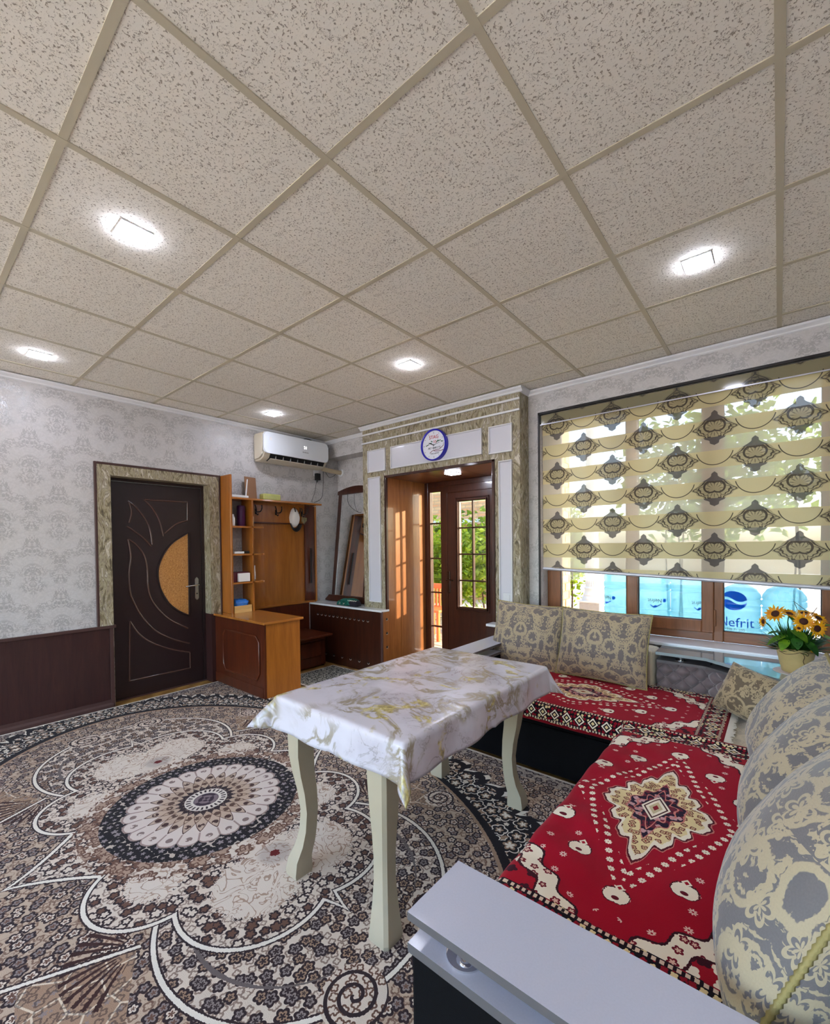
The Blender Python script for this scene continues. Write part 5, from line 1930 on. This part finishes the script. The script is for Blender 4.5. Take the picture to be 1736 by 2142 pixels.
for k in range(12):
    a_ = 2 * PI * k / 12
    l0, l1 = (0.108, 0.126) if k % 3 == 0 else (0.116, 0.126)
    d_ = Vector((math.sin(a_), 0, math.cos(a_)))
    p_ = Vector((kx, yk, kz))
    s_ = Vector((d_.z, 0, -d_.x)) * 0.0018
    quad(b, p_ + d_ * l0 - s_, p_ + d_ * l0 + s_, p_ + d_ * l1 + s_, p_ + d_ * l1 - s_)
obj('hour_marks', b, M['ink'], ck)
b = B()
def bar(p, q, w0, w1, y_):
    p, q = Vector((p[0], 0, p[1])), Vector((q[0], 0, q[1]))
    d_ = (q - p).normalized()
    s_ = Vector((d_.z, 0, -d_.x))
    o_ = Vector((kx, y_, kz))
    quad(b, o_ + p - s_ * w0, o_ + p + s_ * w0, o_ + q + s_ * w1, o_ + q - s_ * w1)
for (p, q) in (((-0.095, 0.0), (-0.055, 0.012)), ((-0.055, 0.022), (-0.02, 0.02)), ((-0.035, 0.04), (-0.012, 0.032)), ((0.03, 0.02), (0.055, 0.045)), ((0.045, 0.03), (0.085, 0.038)), ((0.085, 0.025), (0.115, 0.022))):
    bar(p, q, 0.005, 0.003, yk)
obj('print_wings', b, M['green_ink'], ck)
b = B()
for pts in (((-0.05, -0.075), (-0.02, -0.055), (0.02, -0.048), (0.065, -0.05), (0.10, -0.028), (0.12, -0.012)), ((0.0, -0.058), (0.025, -0.062), (0.06, -0.066), (0.115, -0.060))):
    for p, q in zip(pts, pts[1:]):
        bar(p, q, 0.0028, 0.0028, yk)
obj('print_car_outline', b, M['maroon_ink'], ck)
b = B()
bar((0.008, -0.004), (-0.06, 0.026), 0.004, 0.002, yk - 0.004)
bar((-0.006, -0.004), (0.075, 0.018), 0.003, 0.0015, yk - 0.005)
bar((0, 0.01), (0, -0.05), 0.001, 0.001, yk - 0.006)
obj('hands', b, M['ink'], ck)

# ------------------------------------------------------------------ air conditioner
ac = thing('air_conditioner', 'white wall air conditioner above the hall rack', 'air conditioner', (XL, 3.05, 2.32))
y0, y1 = 2.60, 3.475
def extr_y(b_, prof, ya, yb):
    return prism(b_, prof, 1, ya, yb)
b = B()
extr_y(b, [(XL, 2.325), (XL + 0.10, 2.325), (XL + 0.165, 2.352), (XL + 0.195, 2.40), (XL + 0.20, 2.60), (XL + 0.17, 2.625), (XL, 2.625)], y0, y1)
es = [e for e in b.edges if abs(e.verts[0].co.y - e.verts[1].co.y) < 1e-6]
bmesh.ops.bevel(b, geom=es, offset=0.02, segments=4, affect='EDGES', clamp_overlap=True)
obj('housing', b, M['ac_side'], ac, 40)
b = B()
fp = [(0.0, 0.0)]
x_a, x_b = XL + 0.195, XL + 0.213
pl = []
ra = 0.045
for (cy_, cz_, a_) in ((y1 - ra, 2.625 - ra, 0), (y0 + ra, 2.625 - ra, 90), (y0 + ra, 2.395 + ra, 180), (y1 - ra, 2.395 + ra, 270)):
    for k in range(7):
        q = math.radians(a_ + 15 * k)
        pl.append((cy_ + ra * math.cos(q), cz_ + ra * math.sin(q)))
prism(b, pl, 0, x_a, x_b)
es = [e for e in b.edges if abs(e.verts[0].co.x - x_b) < 1e-6 and abs(e.verts[1].co.x - x_b) < 1e-6]
bmesh.ops.bevel(b, geom=es, offset=0.007, segments=3, affect='EDGES', clamp_overlap=True)
obj('front_panel', b, M['ac'], ac, 40)
b = B()
prism(b, [(XL + 0.105, 2.3255), (XL + 0.168, 2.3515), (XL + 0.196, 2.394), (XL + 0.14, 2.40), (XL + 0.10, 2.35)], 1, y0 + 0.09, y1 - 0.05)
obj('air_outlet', b, M['black'], ac)
v_ = obj('louvre', prism(B(), [(XL + 0.12, 2.322), (XL + 0.175, 2.342), (XL + 0.177, 2.348), (XL + 0.12, 2.329)], 1, y0 + 0.10, y1 - 0.06), M['ac_side'], ac)
for k in range(7):
    yk_ = y0 + 0.16 + k * 0.095
    obj('vane', bx(XL + 0.135, XL + 0.188, yk_, yk_ + 0.006, 2.345, 2.388), M['grey_p'], ac)
RX = Matrix.Rotation(PI / 2, 4, 'Z') @ Matrix.Rotation(PI / 2, 4, 'X')
M['digit'] = m_emit('lit display digits', (1, 1, 1, 1), 0.55)
text_mesh('display_digits', '21', 0.05, M['digit'], ac, Matrix.Translation(Vector((0.2142, 0.09, 0.205))) @ RX)
text_mesh('name_print', 'ROISON', 0.022, M['grey_p'], ac, Matrix.Translation(Vector((0.2142, 0.09, 0.150))) @ RX)
obj('sticker', bx(XL + 0.2125, XL + 0.2142, y0 + 0.07, y0 + 0.10, 2.535, 2.57), M['paper_w'], ac)
# refrigerant pipe and wall ring
pp = thing('ac_pipe', 'beige wrapped pipe running from the air conditioner into the wall', 'pipe', (XL + 0.06, 3.6, 2.34))
obj('pipe', tube(B(), [(XL + 0.08, 3.478, 2.345), (XL + 0.08, 3.56, 2.335), (XL + 0.075, 3.72, 2.33), (XL + 0.075, 3.80, 2.33)], 0.028, 12), M['foam'], pp, 50)
obj('wall_ring', lathe(B(), [(0.032, 3.795), (0.052, 3.795), (0.052, 3.785), (0.032, 3.782)], (XL + 0.075, 0, 2.33), 24, 1), M['white_gloss'], pp, 40)
def cable(label, pts, r=0.003, mat='cable', sub=6):
    p_ = pts[0]
    b_ = tube(B(), curve(pts, sub), r, 6)
    return tag(obj('cable', b_, M[mat], None, 60), label, 'cable')
cable('black cable looping over the air conditioner to the ceiling', [(XL + 0.10, 3.14, 2.63), (XL + 0.10, 3.22, 2.665), (XL + 0.08, 3.32, 2.665), (XL + 0.06, 3.40, 2.63)], 0.005, 'black')
cable('long grey cable hanging from the air conditioner pipe to the rack', [(XL + 0.04, 3.53, 2.315), (XL + 0.02, 3.54, 2.10), (XL + 0.03, 3.50, 1.98), (XL + 0.06, 3.38, 1.92), (XL + 0.10, 3.33, 1.915)], 0.0035)
cable('thin cable from the black adapter down to the rack', [(XL + 0.02, 3.44, 2.20), (XL + 0.02, 3.41, 2.05), (XL + 0.03, 3.36, 1.95), (XL + 0.06, 3.34, 1.915)], 0.0025)
cable('short wire loop under the air conditioner pipe', [(XL + 0.05, 3.56, 2.31), (XL + 0.03, 3.63, 2.26), (XL + 0.03, 3.70, 2.28), (XL + 0.04, 3.73, 2.31)], 0.003)
# adapter in a socket
ad = thing('power_adapter', 'black power adapter plugged in below the air conditioner', 'adapter', (XL, 3.44, 2.24))
obj('body', bx(XL + 0.012, XL + 0.06, 3.415, 3.475, 2.20, 2.285, 0.006), M['black'], ad)
obj('strain_relief', tube(B(), [(XL + 0.03, 3.445, 2.20), (XL + 0.03, 3.445, 2.175)], [0.007, 0.004], 8), M['black'], ad)
tag(obj('wall_socket', bx(XL, XL + 0.012, 3.405, 3.485, 2.25, 2.33, 0.006), M['white_gloss'], None), 'white socket behind the black power adapter', 'socket')
sk = thing('wall_socket', 'white socket low on the wall between rack and mirror', 'socket', (XL, 3.73, 0.81))
obj('plate', bx(XL, XL + 0.012, 3.69, 3.77, 0.77, 0.85, 0.008), M['white_gloss'], sk)
obj('recess', lathe(B(), [(0.021, XL + 0.0115), (0.021, XL + 0.0128)], (0, 3.73, 0.81), 20, 0), M['grey_p'], sk)
p = at(1, PY - 0.006, 1062, 1250)
sw = thing('light_switch', 'white light switch on the right white panel of the doorway', 'switch', (p.x, PY - 0.006, p.z))
obj('plate', bx(p.x - 0.042, p.x + 0.042, PY - 0.016, PY - 0.006, p.z - 0.05, p.z + 0.04, 0.006), M['white_gloss'], sw)
obj('rocker', bx(p.x - 0.026, p.x + 0.026, PY - 0.021, PY - 0.016, p.z - 0.034, p.z + 0.026, 0.004), M['white_gloss'], sw)

# ------------------------------------------------------------------ hall rack
hr = thing('hall_rack', 'orange veneer hall rack with shelves, coat hooks and top board', 'coat rack', (XL, 2.8, 0.70))
RX0, RX1 = XL + 0.002, -4.25
obj('side_panel', bx(RX0, RX1, 2.215, 2.236, 0.705, 2.115, 0.002, 1), M['oak_v'], hr)
obj('divider_panel', bx(RX0, RX1, 2.448, 2.466, 0.705, 1.868), M['oak_v'], hr)
obj('top_board', bx(RX0, RX1 + 0.01, 2.236, 3.36, 1.868, 1.888, 0.003, 1), M['oak_h'], hr)
for zz in (1.578, 1.292, 1.0):
    b = B()
    pl = [(RX0, 2.236), (RX1, 2.236), (RX1, 2.575), (RX1 - 0.01, 2.59), (RX1 - 0.03, 2.598), (RX0, 2.598)]
    prism(b, pl, 2, zz, zz + 0.018)
    obj('shelf', b, M['oak_h'], hr)
obj('back_panel', bx(RX0, RX0 + 0.014, 2.47, 3.40, 0.70, 1.868), M['oak_v'], hr)
obj('right_post', bx(RX0 + 0.014, RX0 + 0.034, 3.24, 3.40, 0.72, 1.868), M['mahog'], hr)
obj('post_strip', bx(RX0 + 0.034, RX0 + 0.046, 3.385, 3.405, 0.70, 1.868), M['oak_v'], hr)
obj('hook_rail', bx(RX0 + 0.014, RX0 + 0.03, 2.47, 3.24, 1.655, 1.868), M['oak_v'], hr)
obj('rail_moulding', bx(RX0 + 0.014, RX0 + 0.04, 2.47, 3.24, 1.640, 1.655, 0.004), M['mahog'], hr)
obj('bottom_rail', bx(RX0, RX0 + 0.03, 2.47, 3.405, 0.69, 0.712, 0.003, 1), M['oak_h'], hr)
M['hook'] = plain('dark bronze', C(46, 36, 30), 0.4, 0.6)
for yh in (2.60, 2.85, 3.10, 3.20):
    b = B()
    xb = RX0 + 0.03
    box(b, xb, xb + 0.006, yh - 0.012, yh + 0.012, 1.74, 1.80, 0.003, 1)
    for s_ in (-1, 1):
        tube(b, curve([(xb + 0.004, yh, 1.765), (xb + 0.05, yh + s_ * 0.022, 1.765), (xb + 0.065, yh + s_ * 0.035, 1.80), (xb + 0.055, yh + s_ * 0.04, 1.835)], 4), [0.006] * 12 + [0.008], 6)
    tube(b, curve([(xb + 0.004, yh, 1.75), (xb + 0.035, yh, 1.73), (xb + 0.05, yh, 1.745)], 4), 0.005, 6)
    obj('coat_hook', b, M['hook'], hr, 60)
# things on the rack
tp = 1.888
rt_ = thing('wifi_router', 'flat white router with two upright antennas on the rack top', 'router', (-4.33, 2.34, tp))
obj('body', bx(-4.40, -4.27, 2.245, 2.43, tp, tp + 0.028, 0.008), M['ac'], rt_)
obj('antenna', tube(B(), [(-4.36, 2.285, tp + 0.02), (-4.36, 2.262, tp + 0.19)], [0.006, 0.005], 8), M['grey_p'], rt_)
obj('antenna', tube(B(), [(-4.285, 2.405, tp + 0.02), (-4.285, 2.425, tp + 0.20)], [0.007, 0.005], 8), M['ac'], rt_)
M['kraft'] = plain('brown card', C(150, 112, 84), 0.6, nscale=20, namp=0.06)
b = B()
prism(b, [(2.462, tp), (2.612, tp), (2.600, tp + 0.245), (2.468, tp + 0.245)], 0, -4.438, -4.43)
bd = tag(obj('brown_board', bx(-0.004, 0.004, -0.075, 0.075, 0, 0.25, 0.003, 1), M['kraft'], None), 'small brown board standing upright on the rack top', 'board')
bd.location = (-4.40, 2.535, tp)
bd.rotation_euler = (0, R(-5), R(10))
M['lime'] = plain('lime case', C(184, 188, 110), 0.35, coat=0.3, nscale=14, namp=0.25)
tag(obj('pencil_case', bx(-4.41, -4.31, 2.63, 2.845, tp, tp + 0.075, 0.02, 4), M['lime'], None, 50), 'shiny lime green case lying on the rack top', 'case')
M['plum'] = plain('plum cardboard', C(72, 26, 74), 0.4, nscale=8, namp=0.2)
th_ = thing('gift_tube', 'dark purple gift tube on the upper rack shelf', 'tube', (-4.37, 2.395, 1.596))
obj('body', lathe(B(), [(0.040, 1.596), (0.042, 1.60), (0.042, 1.77), (0.040, 1.775)], (-4.37, 2.395, 0), 24), M['plum'], th_, 40)
obj('lid', lathe(B(), [(0.043, 1.772), (0.043, 1.805), (0.038, 1.815), (0.01, 1.818)], (-4.37, 2.395, 0), 24), M['plum'], th_, 40)
tag(obj('white_flask', lathe(B(), [(0.018, 1.596), (0.02, 1.60), (0.02, 1.68), (0.01, 1.70), (0.01, 1.715)], (-4.29, 2.262, 0), 16), M['paper_w'], None, 40), 'small white flask on the upper rack shelf', 'flask')
tag(obj('white_bottle', lathe(B(), [(0.012, 1.596), (0.014, 1.60), (0.014, 1.70), (0.006, 1.72), (0.006, 1.86)], (-4.33, 2.50, 0), 14), M['ac_side'], None, 40), 'slim white bottle right of the divider on the upper shelf', 'bottle')
tag(obj('phone_charger', bx(-4.36, -4.27, 2.262, 2.37, 1.31, 1.334, 0.006), M['ac'], None), 'flat white charger on the middle rack shelf', 'charger')
tag(obj('black_wallet', bx(-4.40, -4.30, 2.385, 2.445, 1.31, 1.338, 0.006), M['black'], None), 'flat black wallet on the middle rack shelf', 'wallet')
M['maroon'] = plain('maroon card', C(86, 24, 40), 0.5)
bxx = thing('gift_box', 'maroon and white rectangular box on the lower rack shelf', 'box', (-4.34, 2.35, 1.018))
obj('back_cover', bx(-4.41, -4.29, 2.255, 2.43, 1.018, 1.12, 0.002, 1), M['maroon'], bxx)
obj('white_sleeve', bx(-4.40, -4.262, 2.30, 2.425, 1.022, 1.108, 0.002, 1), M['paper_w'], bxx)
ct = thing('cream_tube', 'white cosmetic tube standing right of the divider on lower shelf', 'tube', (-4.33, 2.505, 1.018))
b = B()
for k, (z_, a_, c_) in enumerate(((1.04, 0.022, 0.016), (1.18, 0.012, 0.004))):
    pass
rings = []
for (z_, a_, c_) in ((1.035, 0.021, 0.017), (1.07, 0.022, 0.016), (1.12, 0.021, 0.010), (1.18, 0.020, 0.003)):
    rings.append([b.verts.new((-4.33 + c_ * math.sin(2 * PI * k / 16), 2.505 + a_ * math.cos(2 * PI * k / 16), z_)) for k in range(16)])
for r_a, r_b in zip(rings, rings[1:]):
    for k in range(16):
        b.faces.new((r_a[k], r_a[(k + 1) % 16], r_b[(k + 1) % 16], r_b[k]))
b.faces.new(rings[0])
b.faces.new(rings[-1])
obj('tube_body', b, M['paper_w'], ct, 50)
obj('cap', lathe(B(), [(0.016, 1.018), (0.016, 1.036)], (-4.33, 2.505, 0), 16), M['grey_p'], ct, 40)
# white cap on a hook, keys, strap
cap = thing('visor_cap', 'white cap with dark visor hanging on the rack hook', 'hat', (-4.37, 3.10, 1.68))
b = B()
def hatf(u, v):
    a, e = 2 * PI * u, PI / 2 * v
    x_ = -4.425 + 0.075 * math.sin(e)
    rr_ = math.cos(e) ** 0.7
    return Vector((x_, 3.085 + 0.062 * rr_ * math.cos(a) * (1 - 0.25 * max(0, math.sin(a))), 1.72 + 0.115 * rr_ * math.sin(a)))
sheet(b, hatf, 32, 12)
obj('crown', b, M['paper_w'], cap, 180)
b = B()
def visf(u, v):
    a = PI * (1.15 + 0.7 * u)
    r_ = 1 + 0.5 * v
    return Vector((-4.425 + 0.02 + 0.03 * v, 3.085 + 0.060 * r_ * math.cos(a), 1.70 + 0.105 * (1 + 0.42 * v) * math.sin(a)))
sheet(b, visf, 16, 5)
vz = obj('visor', b, M['black'], cap, 180)
vz.modifiers.new('thickness', 'SOLIDIFY').thickness = 0.004
M['glint'] = plain('glass charm', C(150, 140, 110), 0.2, 0.5, nscale=80, namp=0.6)
ky_ = thing('key_bunch', 'bunch of keys and charms hanging on the last rack hook', 'keys', (-4.40, 3.20, 1.68))
obj('key_ring', tube(B(), [(-4.385, 3.20 + 0.016 * math.cos(2 * PI * k / 14), 1.735 + 0.016 * math.sin(2 * PI * k / 14)) for k in range(14)], 0.002, 5, closed=True), M['silver'], ky_)
for k, (dy_, l_) in enumerate(((-0.018, 0.055), (0.0, 0.075), (0.016, 0.06), (0.03, 0.045))):
    b = bx(-4.388 + k * 0.004, -4.384 + k * 0.004, 3.20 + dy_ - 0.007, 3.20 + dy_ + 0.007, 1.725 - l_, 1.722, 0.001, 1)
    obj('key', b, M['glint'], ky_)
M['strap'] = plain('dark strap', C(36, 22, 18), 0.7)
st = tag(obj('hanging_strap', bx(-4.412, -4.402, 3.30, 3.325, 0.93, 1.36, 0.003, 1), M['strap'], None), 'dark strap hanging on the right post of the rack', 'strap')

# ------------------------------------------------------------------ desk
dk = thing('low_desk', 'low desk with panelled mahogany front and bright orange end panel', 'desk', (-4.0, 2.33, 0))
obj('top_board', bx(-4.45, -3.505, 2.118, 2.54, 0.682, 0.704, 0.003, 1), M['oak_h'], dk)
fp_ = obj('front_panel', bx(-4.44, -3.535, 2.135, 2.155, 0.0135, 0.682), M['mahog'], dk)
obj('end_panel', bx(-3.553, -3.535, 2.156, 2.515, 0.0135, 0.682), M['oak_v'], dk)
obj('plinth', bx(-4.44, -3.555, 2.128, 2.136, 0.0135, 0.11, 0.003, 1), M['mahog'], dk)
oc_ = [(-4.27, 0.23), (-4.23, 0.165), (-3.66, 0.165), (-3.61, 0.23), (-3.61, 0.51), (-3.66, 0.565), (-4.23, 0.565), (-4.27, 0.51)]
obj('field_panel', prism(B(), [(p[0], p[1]) for p in oc_], 1, 2.127, 2.136), M['mahog'], fp_)
obj('field_moulding', tube(B(), [(p[0], 2.128, p[1]) for p in oc_], 0.008, 8, closed=True), M['mahog_h'], fp_, 50)
M['pine'] = wood('pine box', C(196, 156, 92), C(222, 184, 120), 0.5, 1, 0.0)
tr_ = thing('wooden_tray', 'shallow pine box at the end of the desk top', 'box', (-4.34, 2.34, 0.704))
for (x0, x1, y0_, y1_, z0_, z1_) in ((-4.43, -4.255, 2.245, 2.435, 0.704, 0.714), (-4.43, -4.42, 2.245, 2.435, 0.714, 0.775), (-4.265, -4.255, 2.245, 2.435, 0.714, 0.775), (-4.42, -4.265, 2.245, 2.255, 0.714, 0.775), (-4.42, -4.265, 2.425, 2.435, 0.714, 0.775)):
    obj('board', bx(x0, x1, y0_, y1_, z0_, z1_), M['pine'], tr_)
M['bluecloth'] = plain('blue film', C(40, 120, 214), 0.4, nscale=22, namp=0.5, coat=0.3)
tag(obj('blue_packet', blob(-4.42, -4.27, 2.258, 2.422, 0.716, 0.835, 5), M['bluecloth'], None, 180), 'crumpled bright blue packet in the pine box', 'packet')

# bench below the rack
bn = thing('shoe_bench', 'low mahogany bench with drawer front below the coat hooks', 'bench', (-4.2, 2.9, 0))
obj('seat_board', bx(-4.44, -3.93, 2.56, 3.24, 0.36, 0.382, 0.004, 1), M['mahog_h'], bn)
obj('front_panel', bx(-4.06, -4.04, 2.56, 3.22, 0.02, 0.36), M['mahog'], bn)
obj('drawer_front', bx(-4.04, -4.028, 2.60, 3.15, 0.13, 0.30, 0.004, 1), M['mahog'], bn)
obj('back_board', bx(-4.458, -4.44, 2.56, 3.30, 0.0, 0.69), M['mahog'], bn)
obj('side_panel', bx(-4.44, -4.06, 3.20, 3.22, 0.0, 0.36), M['mahog'], bn)
obj('apron_rail', bx(-4.04, -4.03, 2.56, 3.22, 0.315, 0.335, 0.003, 1), M['mahog_h'], bn)

# ------------------------------------------------------------------ sunflower pot
SHZ = 0.660
PC = Vector((0.072, 3.17))
M['pot'] = plain('ochre glazed pot', C(198, 172, 116), 0.45, nscale=26, namp=0.14)
M['petal'] = m_leaf('yellow petal', C(236, 150, 0), C(252, 200, 20), 30.0)
M['seed'] = plain('brown flower centre', C(62, 26, 14), 0.8, nscale=200, namp=0.5)
M['pleaf'] = m_leaf('bright leaf', C(60, 122, 26), C(150, 196, 40), 12.0)
M['dleaf'] = m_leaf('dark leaf', C(24, 70, 26), C(66, 130, 36), 12.0)
M['crochet'] = plain('lace doily', C(206, 196, 194), 0.8, nscale=90, namp=0.2)
dl = tag(obj('doily', lathe(B(), [(0.098, SHZ), (0.098, SHZ + 0.003)], (PC.x, PC.y, 0), 32), M['crochet'], None), 'round pale lace doily under the sunflower pot', 'doily')
fp2 = thing('sunflower_pot', 'ochre flowerpot of artificial sunflowers on the corner shelf', 'flower pot', (PC.x, PC.y, SHZ + 0.003))
pz = SHZ + 0.003
obj('pot', lathe(B(), [(0.056, pz), (0.060, pz + 0.004), (0.070, pz + 0.05), (0.080, pz + 0.10), (0.086, pz + 0.132), (0.083, pz + 0.135), (0.074, pz + 0.13), (0.070, pz + 0.11)], (PC.x, PC.y, 0), 40), M['pot'], fp2, 50)
b = B()
def potp(ang, h):
    r_ = 0.060 + (0.080 - 0.060) * h / 0.10 + 0.004
    return (PC.x + r_ * math.cos(ang), PC.y + r_ * math.sin(ang), pz + h)
tube(b, curve([potp(-2.5, 0.115), potp(-2.1, 0.105), potp(-1.7, 0.112), potp(-1.35, 0.122), potp(-1.15, 0.10), potp(-1.2, 0.075), potp(-1.05, 0.05)], 4), 0.0013, 5)
tube(b, curve([potp(-1.35, 0.118), potp(-1.1, 0.125), potp(-0.95, 0.115), potp(-1.0, 0.105), potp(-1.1, 0.11)], 4), 0.0013, 5)
obj('painted_tendril', b, M['bark'], fp2)
b = B()
for a_, h_ in ((-1.12, 0.045), (-1.02, 0.052), (-1.08, 0.036)):
    p = Vector(potp(a_, h_))
    lathe(b, [(0.002, -0.006), (0.009, 0.0), (0.002, 0.006)], p, 8)
obj('painted_leaf', b, M['pleaf'], fp2)
b = B()
lathe(b, [(0.070, pz + 0.112), (0.070, pz + 0.118)], (PC.x, PC.y, 0), 24)
obj('moss', b, M['dleaf'], fp2)
rr = random.Random(21)
def flower(c, face, s, k):
    c, n_ = Vector(c), Vector(face).normalized()
    u_, v_ = frame_of(n_)
    b_ = B()
    for ring, (cnt, l0, tilt) in enumerate(((15, 1.0, 0.15), (13, 0.85, 0.35))):
        for i in range(cnt):
            a_ = 2 * PI * (i + 0.5 * ring) / cnt + rr.uniform(-.1, .1)
            d_ = u_ * math.cos(a_) + v_ * math.sin(a_)
            e_ = n_.cross(d_)
            L_ = s * l0 * rr.uniform(0.9, 1.1)
            w_ = s * 0.22
            up_ = n_ * L_ * tilt * rr.uniform(0.6, 1.2)
            p0_, p1_, p2_ = c + d_ * s * 0.25, c + d_ * L_ * 0.65 + up_ * 0.6, c + d_ * L_ + up_ * 0.7
            A_ = b_.verts.new(p0_ - e_ * w_ * 0.35)
            B_ = b_.verts.new(p0_ + e_ * w_ * 0.35)
            C_ = b_.verts.new(p1_ + e_ * w_ * 0.5)
            D_ = b_.verts.new(p2_)
            E_ = b_.verts.new(p1_ - e_ * w_ * 0.5)
            b_.faces.new((A_, B_, C_, D_, E_))
    hd = obj('flower_head', b_, M['petal'], fp2)
    b_ = lathe(B(), [(0.001, -0.004), (s * 0.36, 0.0), (s * 0.36, s * 0.05), (s * 0.28, s * 0.13), (0.002, s * 0.15)], (0, 0, 0), 18)
    rot = n_.to_track_quat('Z', 'Y').to_matrix().to_4x4()
    bmesh.ops.transform(b_, matrix=Matrix.Translation(c) @ rot, verts=b_.verts[:])
    obj('flower_centre', b_, M['seed'], hd, 50)
    obj('flower_stem', tube(B(), [c - n_ * 0.004, c - n_ * 0.03 + Vector((0, 0, -0.02)), (PC.x + (c.x - PC.x) * 0.25, PC.y + (c.y - PC.y) * 0.25, pz + 0.11)], [0.0035, 0.003, 0.003], 6), M['dleaf'], fp2)
# placed from the photograph at the pot's own distance
fl = [((1597, 1300), 3.12, (-0.9, -0.5, 0.1), 0.038), ((1622, 1284), 3.12, (-0.35, -0.75, 0.5), 0.055), ((1651, 1284), 3.14, (0.2, -0.3, 0.8), 0.046), ((1682, 1283), 3.20, (0.0, -0.2, 0.9), 0.046),
      ((1681, 1300), 3.08, (0.0, -0.95, 0.25), 0.052), ((1709, 1315), 3.10, (0.55, -0.8, 0.05), 0.050), ((1712, 1294), 3.16, (0.5, -0.3, 0.7), 0.048), ((1671, 1314), 3.06, (-0.1, -0.95, -0.15), 0.022), ((1640, 1345), 3.08, (-0.3, -0.9, -0.1), 0.012), ((1700, 1362), 3.10, (0.2, -0.9, -0.2), 0.012)]
for (pxy, yy_, fc, s_) in fl:
    flower(at(1, yy_, *pxy), fc, s_, 0)
def leaf(c, dirn, L_, W_, mat):
    c, d_ = Vector(c), Vector(dirn).normalized()
    sd_ = d_.cross(Vector((0, 0, 1))).normalized()
    b_ = B()
    rows_ = []
    for i in range(7):
        t_ = i / 6
        w_ = W_ * math.sin(PI * min(1, t_ * 0.92 + 0.06)) ** 0.8
        m_p = c + d_ * L_ * t_ + Vector((0, 0, -0.35 * L_ * t_ * t_))
        rows_.append([b_.verts.new(m_p - sd_ * w_ / 2 + Vector((0, 0, 0.10 * w_))), b_.verts.new(m_p), b_.verts.new(m_p + sd_ * w_ / 2 + Vector((0, 0, 0.10 * w_)))])
    for r_a, r_b in zip(rows_, rows_[1:]):
        b_.faces.new((r_a[0], r_a[1], r_b[1], r_b[0]))
        b_.faces.new((r_a[1], r_a[2], r_b[2], r_b[1]))
    obj('leaf', b_, mat, fp2, 180)
for (pxy, yy_, dr, L_, W_, mt) in (((1650, 1330), 3.10, (-0.85, -0.35, -0.2), 0.10, 0.075, 'pleaf'), ((1655, 1318), 3.09, (0.7, -0.6, -0.25), 0.085, 0.07, 'pleaf'), ((1690, 1325), 3.12, (0.9, -0.2, 0.0), 0.14, 0.07, 'pleaf'),
                                   ((1640, 1325), 3.12, (-0.8, -0.4, 0.25), 0.08, 0.05, 'dleaf'), ((1700, 1335), 3.14, (0.8, 0.2, -0.1), 0.12, 0.06, 'dleaf'), ((1665, 1335), 3.06, (0.1, -0.9, -0.5), 0.06, 0.05, 'dleaf'), ((1700, 1310), 3.16, (0.9, 0.1, 0.3), 0.12, 0.05, 'pleaf'), ((1660, 1300), 3.2, (-0.2, 0.3, 0.9), 0.08, 0.04, 'dleaf'), ((1685, 1340), 3.08, (0.6, -0.7, -0.5), 0.08, 0.05, 'dleaf'), ((1645, 1338), 3.08, (-0.3, -0.9, -0.4), 0.07, 0.05, 'pleaf')):
    leaf(at(1, yy_, *pxy), dr, L_, W_, M[mt])
b = B()
for k in range(520):
    a_, e_ = rr.uniform(0, 2 * PI), rr.uniform(0.05, 1.4)
    d_ = Vector((math.cos(a_) * math.cos(e_), math.sin(a_) * math.cos(e_), math.sin(e_)))
    p0_ = Vector((PC.x, PC.y, pz + 0.115)) + Vector((d_.x, d_.y, 0)) * 0.04
    p1_ = p0_ + d_ * rr.uniform(0.06, 0.17)
    s_ = d_.cross(Vector((0, 0, 1))).normalized() * 0.008
    f_ = (p0_ + p1_) / 2
    vs_ = [b.verts.new(q) for q in (p0_, f_ + s_, p1_, f_ - s_)]
    b.faces.new(vs_)
obj('sprigs', b, M['dleaf'], fp2, kind='stuff')
b = B()
for (pxy, qxy) in (((1690, 1280), (1660, 1258)), ((1698, 1285), (1709, 1271)), ((1668, 1276), (1662, 1262))):
    tube(b, [at(1, 3.14, *pxy), at(1, 3.12, *qxy)], 0.0016, 5)
obj('dry_twig', b, M['bark'], fp2)
